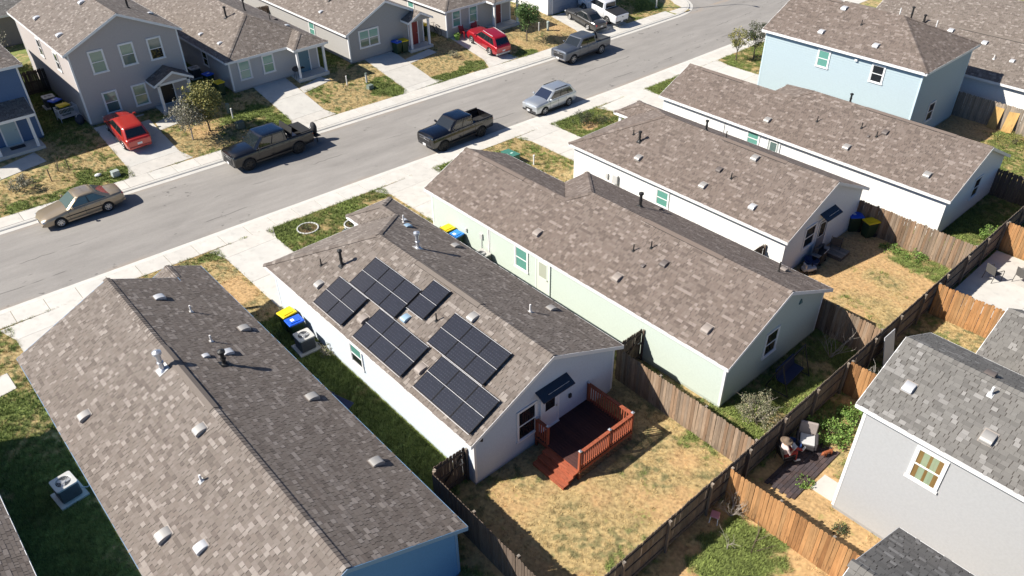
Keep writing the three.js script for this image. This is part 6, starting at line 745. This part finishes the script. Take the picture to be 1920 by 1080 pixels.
{ // person reading in a chair, local +x = facing
  const skin = [0.5, 0.28, 0.19], pants = [0.36, 0.04, 0.03], shirt = [0.62, 0.5, 0.48], shoe = [0.75, 0.74, 0.72], eye = [0.02, 0.02, 0.02], lip = [0.4, 0.12, 0.1];
  const B = [[[0, 0.5, -0.07], [0, 0.5, 0.07], 0.13, 0.13, pants], [[0, 0.55, 0], [-0.1, 0.88, 0], 0.135, 0.145, shirt, 0.06], [[-0.1, 0.95, -0.14], [-0.1, 0.95, 0.14], 0.075, 0.075, shirt, 0.06], [[-0.1, 0.95, 0], [-0.08, 1.1, 0], 0.055, 0.05, skin],
    [[0, 0.5, 0.09], [0.42, 0.53, 0.11], 0.092, 0.068, pants], [[0.42, 0.53, 0.11], [0.47, 0.12, 0.13], 0.066, 0.046, pants], [[0.45, 0.06, 0.13], [0.66, 0.05, 0.15], 0.048, 0.04, shoe], [[0, 0.52, -0.09], [0.42, 0.6, -0.06], 0.092, 0.068, pants], [[0.42, 0.6, -0.06], [0.8, 0.4, 0.0], 0.066, 0.044, pants], [[0.81, 0.37, 0.0], [0.88, 0.53, 0.02], 0.046, 0.038, shoe]];
  for (const s of [-1, 1]) B.push([[-0.1, 0.94, s * 0.19], [0.0, 0.7, s * 0.25], 0.055, 0.045, shirt], [[0.0, 0.7, s * 0.25], [0.22, 0.72, s * 0.13], 0.042, 0.03, skin]);
  const geos = [sdfMesh(B, [0.35, 0.58, 0], 0.72, 96)];
  geos.push(sdfMesh([[[-0.07, 1.15, 0], [-0.07, 1.22, 0], 0.088, 0.095, skin, 0.03], [[0.0, 1.1, 0], [-0.03, 1.13, 0], 0.035, 0.05, skin, 0.03], [[0.02, 1.185, 0], [0.045, 1.165, 0], 0.009, 0.015, skin, 0.01], [[-0.07, 1.18, 0.09], [-0.075, 1.2, 0.095], 0.014, 0.016, skin, 0.008], [[-0.07, 1.18, -0.09], [-0.075, 1.2, -0.095], 0.014, 0.016, skin, 0.008], [[0.022, 1.2, 0.034], [0.022, 1.2, 0.04], 0.011, 0.011, eye, 0.003], [[0.022, 1.2, -0.034], [0.022, 1.2, -0.04], 0.011, 0.011, eye, 0.003], [[0.03, 1.125, -0.018], [0.03, 1.125, 0.018], 0.008, 0.008, lip, 0.006], [[-0.08, 1.0, 0], [-0.08, 1.12, 0], 0.05, 0.05, skin, 0.03]], [-0.05, 1.14, 0], 0.19, 76));
  for (const s of [-1, 1]) { const w = [0.22, 0.72, s * 0.13], H = [[w, [0.28, 0.73, s * 0.11], 0.028, 0.03, skin, 0.015]]; for (let f = 0; f < 4; f++) { const y = 0.755 - f * 0.019, L = [0.036, 0.042, 0.04, 0.03][f]; const a = [0.29, y, s * 0.105], b = [0.29 + L, y + 0.004, s * 0.085], c = [0.29 + L, y, s * 0.055]; H.push([a, b, 0.0095, 0.0085, skin, 0.004], [b, c, 0.0085, 0.0075, skin, 0.004]); } H.push([[0.255, 0.75, s * 0.11], [0.285, 0.785, s * 0.085], 0.0105, 0.0095, skin, 0.006], [[0.285, 0.785, s * 0.085], [0.31, 0.79, s * 0.06], 0.009, 0.008, skin, 0.004]); geos.push(sdfMesh(H, [0.28, 0.735, s * 0.09], 0.1, 60, 0.006)); }
  const px = 21.62, pz = -8.5, turn = -0.42, t = thing('person', 'person in wide hat and red trousers sitting reading on the dark pavers', 'person', px, 0.055, pz, turn); part('body', merge(geos), figVC, t);
  part('hat', new THREE.LatheGeometry([[0, 0.13], [0.06, 0.125], [0.095, 0.1], [0.105, 0.02], [0.2, -0.005], [0.25, -0.02], [0.2, 0.003], [0.11, 0.008], [0.1, 0], [0, 0.01]].map((q) => new THREE.Vector2(...q)), 26).rotateZ(-0.12).translate(-0.08, 1.25, 0), std([0.16, 0.115, 0.08], 0.9), t);
  part('hair', new THREE.SphereGeometry(0.108, 18, 14).scale(0.95, 1.1, 1).translate(-0.095, 1.185, 0), std([0.3, 0.08, 0.02], 0.9), t);
  const bk = thing('book', 'open white book held by the seated person', 'book', px, 0.055, pz, turn); for (const s of [-1, 1]) { const m = part('page', rbox(0.2, 0.012, 0.14, 0.004), std([0.75, 0.75, 0.72], 0.9), bk); m.position.set(0.345, 0.775, s * 0.066); m.rotation.set(s * -0.25, 0, 0.7); } part('spine', box(0.2, 0.014, 0.02, 0, 0, 0).rotateZ(0.7).translate(0.35, 0.762, 0), std([0.3, 0.28, 0.25], 0.9), bk);
  const ch = thing('patio_chair', 'black metal chair under the seated person', 'chair', px, 0.055, pz, turn); const fm = std([0.02, 0.02, 0.02], 0.5); part('seat', rbox(0.5, 0.03, 0.52, 0.012, 0.08, 0.36, 0), fm, ch); const bb = part('backrest', rbox(0.03, 0.6, 0.5, 0.012, 0, 0.3, 0), fm, ch); bb.position.set(-0.2, 0.4, 0); bb.rotation.z = 0.22; for (const [x, z] of [[0.3, 0.26], [0.3, -0.26], [-0.2, 0.26], [-0.2, -0.26]]) part('leg', rod(V(x, 0, z), V(x * 0.8, 0.36, z), 0.014), fm, ch); for (const z of [-0.29, 0.29]) part('armrest', merge([rod(V(-0.22, 0.58, z), V(0.28, 0.58, z), 0.016), rod(V(0.28, 0.0, z), V(0.28, 0.58, z), 0.013)]), fm, ch);
}
{ // small brown dog
  const c = [0.3, 0.085, 0.03], d = [0.2, 0.06, 0.025], B = [[[-0.16, 0.2, 0], [0.14, 0.21, 0], 0.06, 0.075, c], [[0.14, 0.23, 0], [0.22, 0.24, 0], 0.05, 0.045, c], [[0.22, 0.23, 0], [0.27, 0.2, 0], 0.05, 0.042, c], [[0.27, 0.2, 0], [0.335, 0.165, 0], 0.03, 0.022, d], [[0.23, 0.25, 0.04], [0.24, 0.17, 0.06], 0.02, 0.014, d, 0.008], [[0.23, 0.25, -0.04], [0.24, 0.17, -0.06], 0.02, 0.014, d, 0.008], [[-0.2, 0.22, 0], [-0.3, 0.3, 0.01], 0.02, 0.01, c]];
  for (const s of [-1, 1]) B.push([[0.12, 0.17, s * 0.045], [0.115, 0.09, s * 0.05], 0.035, 0.022, c], [[0.115, 0.09, s * 0.05], [0.125, 0.015, s * 0.05], 0.02, 0.017, c], [[0.125, 0.014, s * 0.05], [0.15, 0.012, s * 0.05], 0.017, 0.014, d], [[-0.16, 0.19, s * 0.045], [-0.12, 0.12, s * 0.055], 0.045, 0.03, c], [[-0.12, 0.12, s * 0.055], [-0.19, 0.08, s * 0.055], 0.025, 0.018, c], [[-0.19, 0.08, s * 0.055], [-0.185, 0.015, s * 0.055], 0.017, 0.015, c], [[-0.185, 0.013, s * 0.055], [-0.155, 0.012, s * 0.055], 0.016, 0.013, d]);
  const g = thingMesh('dog', sdfMesh(B, [0.02, 0.17, 0], 0.38, 84, 0.02), figVC, 'small brown dog standing at the edge of the dark pavers', 'dog', 23.2, 0.055, -7.5, PI - 0.3); }
{ const t = thing('lounge_chair', 'dark lounge chair with light grey seat cushion on the pavers by the fence', 'chair', 23.0, 0.055, -8.35, 0.5), wk = std([0.045, 0.04, 0.045], 0.8); part('seat', rbox(0.66, 0.26, 0.66, 0.04, 0, 0.24, 0), wk, t); part('cushion', rbox(0.58, 0.09, 0.58, 0.035, -0.02, 0.41, 0.02), std([0.5, 0.5, 0.5], 0.95), t); const b = part('backrest', rbox(0.12, 0.75, 0.7, 0.05, 0, 0.35, 0), std([0.3, 0.26, 0.24], 0.8), t); b.position.set(0.34, 0.2, 0); b.rotation.z = -0.2; for (const z of [-0.37, 0.37]) part('armrest', rbox(0.62, 0.4, 0.09, 0.035, 0, 0.36, z), wk, t); for (const [x, z] of [[-0.28, -0.3], [0.28, -0.3], [-0.28, 0.3], [0.28, 0.3]]) part('leg', cyl(0.025, 0.025, 0.12, x, 0, z, 8), wk, t); }
{ const t = thing('tub', 'dark blue plastic tub beside the lounge chair by the fence', 'tub', 22.35, 0.055, -8.6, 0.2); part('wall', new THREE.LatheGeometry([[0, 0], [0.24, 0], [0.32, 0.4], [0.35, 0.42], [0.3, 0.41], [0.23, 0.04], [0, 0.03]].map((q) => new THREE.Vector2(...q)), 22), std([0.02, 0.05, 0.16], 0.5), t); part('rim', new THREE.TorusGeometry(0.335, 0.018, 6, 24).rotateX(PI / 2).translate(0, 0.42, 0), std([0.025, 0.06, 0.2], 0.5), t); }
function meshChair(label, x, z, turn, w, cushion) { const t = thing('patio_chair', label, 'chair', x, 0.05, z, turn), fm = std([0.03, 0.028, 0.027], 0.5), ms = std([0.09, 0.085, 0.08], 0.9); part('seat', rbox(0.5, 0.03, w, 0.01, 0, 0.42, 0), ms, t); const b = part('backrest', rbox(0.03, 0.55, w, 0.01, 0, 0.27, 0), ms, t); b.position.set(-0.26, 0.43, 0); b.rotation.z = 0.2; if (cushion) part('cushion', rbox(0.46, 0.07, w - 0.06, 0.03, 0.02, 0.47, 0), cushion, t); for (const z of [-1, 1]) { part('armrest', tube([V(-0.32, 0.72, z * w / 2), V(0, 0.66, z * (w / 2 + 0.03)), V(0.28, 0.64, z * (w / 2 + 0.03)), V(0.31, 0.3, z * (w / 2 + 0.03)), V(0.33, 0, z * (w / 2 + 0.03))], 0.018), fm, t); part('leg', rod(V(-0.33, 0, z * w / 2), V(-0.24, 0.45, z * w / 2), 0.017), fm, t); } }
meshChair('dark mesh armchair standing alone on the pale concrete patio', 40.3, -8.05, -0.35, 0.56); meshChair('wide mesh seat with blue cushion on the pale concrete patio', 41.0, -6.6, -0.3, 1.15, std([0.03, 0.06, 0.2], 0.9));
{ const ply = std([0.52, 0.33, 0.12], 0.85, { map: texRep(T.wood, 0.5, 0.5) }); for (const [z, l, w, h] of [[-15.6, 'plywood sheet nearer the shade leaning against the pale fence', 0.62, 1.5], [-14.6, 'sunlit plywood sheet leaning against the pale fence, nearer the camera', 0.68, 1.55]]) { const t = thing('plywood_sheet', l, 'plywood', 59.05, 0.02, z, -0.06, 'plywood sheets'); const b = part('sheet', box(0.02, h, w, 0, h / 2, 0), ply, t); b.rotation.z = -0.24; part('edge_batten', box(0.03, 0.06, w, 0, 0.04, 0), ply, t); } }
{ const t = thing('white_panel', 'tall white board leaning on the long fence near the bare branches', 'board', 30.3, 0, -8.55, 0); const b = part('sheet', box(0.95, 1.55, 0.03, 0, 0.78, 0), std([0.55, 0.56, 0.6], 0.6), t); b.rotation.x = -0.22; part('edge', box(0.97, 0.03, 0.05, 0, 0.02, 0), galv, t); }
// bare soil yard clutter
{ const t = thing('timber_platform', 'weathered grey timber step platform at the back door of the white bungalow', 'platform', 36.6, 0, -14.75, 0.05); for (let i = 0; i < 7; i++) part('board', box(0.13, 0.03, 1.1, -0.42 + i * 0.14, 0.22, 0), WOOD.silver[i % 8], t); part('frame', merge([box(1.0, 0.18, 0.04, 0, 0.1, 0.53), box(1.0, 0.18, 0.04, 0, 0.1, -0.53), box(0.04, 0.18, 1.0, -0.48, 0.1, 0), box(0.04, 0.18, 1.0, 0.48, 0.1, 0)]), WOOD.grey[2], t); }
meshChair('black chair lying by the back door of the white bungalow', 36.95, -15.0, 0.4, 0.5);
{ const t = thing('gas_grill', 'grey gas grill beside the back window of the white bungalow', 'grill', 35.25, 0, -15.0, 0.1); part('cart', rbox(0.75, 0.6, 0.5, 0.03, 0, 0.4, 0), plastic, t); part('hood', new THREE.CylinderGeometry(0.28, 0.28, 0.74, 18, 1, false, 0, PI).rotateZ(PI / 2).rotateX(-PI / 2 + 0.0).translate(0, 0.72, 0), std([0.12, 0.12, 0.125], 0.4, { metalness: 0.5 }), t); part('side_shelf', merge([rbox(0.3, 0.03, 0.45, 0.01, 0.53, 0.7, 0), rbox(0.3, 0.03, 0.45, 0.01, -0.53, 0.7, 0)]), std([0.3, 0.3, 0.3], 0.4, { metalness: 0.5 }), t); part('handle', rod(V(-0.3, 0.82, 0.3), V(0.3, 0.82, 0.3), 0.014), galv, t); for (const x of [-0.3, 0.3]) part('wheel', cyl(0.09, 0.09, 0.04, 0, -0.02, 0, 12).rotateZ(PI / 2).translate(x, 0.09, 0.2), tyreMat, t); }
{ const t = thing('tub', 'dark blue round tub under the back window of the white bungalow', 'tub', 34.55, 0, -15.05); part('wall', new THREE.LatheGeometry([[0, 0], [0.3, 0], [0.38, 0.45], [0.4, 0.46], [0.35, 0.45], [0.29, 0.05], [0, 0.04]].map((q) => new THREE.Vector2(...q)), 22), std([0.03, 0.06, 0.16], 0.5), t); part('rim', new THREE.TorusGeometry(0.385, 0.018, 6, 24).rotateX(PI / 2).translate(0, 0.455, 0), std([0.03, 0.06, 0.16], 0.5), t); }
{ const t = thing('ride_on_toy', 'pale grey ride on toy car at the corner of the white bungalow', 'toy car', 34.0, 0, -14.85, -0.5), gm = std([0.42, 0.42, 0.42], 0.5); part('body', rbox(0.75, 0.24, 0.4, 0.08, 0, 0.26, 0), gm, t); part('seat_back', rbox(0.08, 0.28, 0.34, 0.03, -0.26, 0.46, 0), gm, t); part('steering_wheel', new THREE.TorusGeometry(0.09, 0.014, 6, 18).rotateY(PI / 2 - 0.4).translate(0.16, 0.46, 0), plastic, t); for (const [x, z] of [[0.25, 0.2], [0.25, -0.2], [-0.25, 0.2], [-0.25, -0.2]]) part('wheel', cyl(0.12, 0.12, 0.07, 0, -0.035, 0, 14).rotateX(PI / 2).translate(x, 0.12, z), tyreMat, t); }
{ const t = thing('garden_swing', 'dark garden swing seat in the shaded mint green house yard', 'swing', 25.85, 0, -10.95, 0.05), fm = std([0.03, 0.03, 0.032], 0.5), nv = std([0.02, 0.028, 0.07], 0.9); for (const x of [-0.95, 0.95]) { part('side_frame', merge([rod(V(x, 0, -0.55), V(x, 1.55, 0), 0.025), rod(V(x, 0, 0.55), V(x, 1.55, 0), 0.025), rod(V(x, 0.06, -0.52), V(x, 0.06, 0.52), 0.02)]), fm, t); part('hanger', merge([rod(V(x * 0.85, 1.5, 0), V(x * 0.8, 0.5, 0.22), 0.01), rod(V(x * 0.85, 1.5, 0), V(x * 0.8, 0.8, -0.25), 0.01)]), fm, t); } part('top_bar', rod(V(-1, 1.55, 0), V(1, 1.55, 0), 0.028), fm, t); part('seat', rbox(1.5, 0.09, 0.5, 0.03, 0, 0.48, 0.05), nv, t); const b = part('backrest', rbox(1.5, 0.5, 0.08, 0.03, 0, 0.25, 0), nv, t); b.position.set(0, 0.5, -0.2); b.rotation.x = -0.25; }
{ const t = thing('camp_chair', 'bright blue and navy camping chair half hidden under the nearest roof eave', 'chair', 9.75, 0, -23.3, 0.3), bl = std([0.02, 0.2, 0.42], 0.9), nv = std([0.03, 0.04, 0.09], 0.95); const b = part('backrest', rbox(0.75, 0.8, 0.05, 0.02, 0, 0.4, 0), bl, t); b.position.set(0, 0.6, -0.3); b.rotation.x = -0.2; part('seat', rbox(0.75, 0.05, 0.65, 0.02, 0, 0.58, 0.05), nv, t); for (const x of [-0.4, 0.4]) { part('armrest', rbox(0.1, 0.04, 0.6, 0.015, x, 0.82, 0), nv, t); part('leg', merge([rod(V(x, 0, -0.35), V(x, 0.82, 0.3), 0.014), rod(V(x, 0, 0.35), V(x, 0.82, -0.25), 0.014)]), galv, t); } const u = part('blanket', rbox(0.7, 0.06, 1.1, 0.03, 0, 0, 0), nv, t); u.position.set(0.12, 0.72, 0.75); u.rotation.set(0.12, 0.1, 0); }
{ const t = thing('plastic_stool', 'small pink and white plastic stool in the shade of the long fence', 'stool', 17.35, 0, -8.65, 0.4), pk = std([0.55, 0.24, 0.26], 0.6); part('seat', rbox(0.32, 0.05, 0.32, 0.02, 0, 0.38, 0), pk, t); for (const [x, z] of [[0.13, 0.13], [-0.13, 0.13], [0.13, -0.13], [-0.13, -0.13]]) part('leg', rod(V(x * 1.15, 0, z * 1.15), V(x, 0.37, z), 0.018), pipeWhite, t); }
thingMesh('fallen_branch', merge([rod(V(0, 0.03, 0), V(1.1, 0.1, -0.35), 0.022, 6, 0.014), rod(V(0.5, 0.06, -0.15), V(1.0, 0.25, 0.1), 0.012), rod(V(0.8, 0.08, -0.25), V(1.3, 0.2, -0.6), 0.01), rod(V(0.1, 0.03, 0.05), V(0.9, 0.05, 0.45), 0.016, 6, 0.01)]), barkMat, 'dark fallen branch on the bare soil beside the bright green patch', 'branch', 17.2, 0, -6.95, 0);
renderer.render(scene, camera);
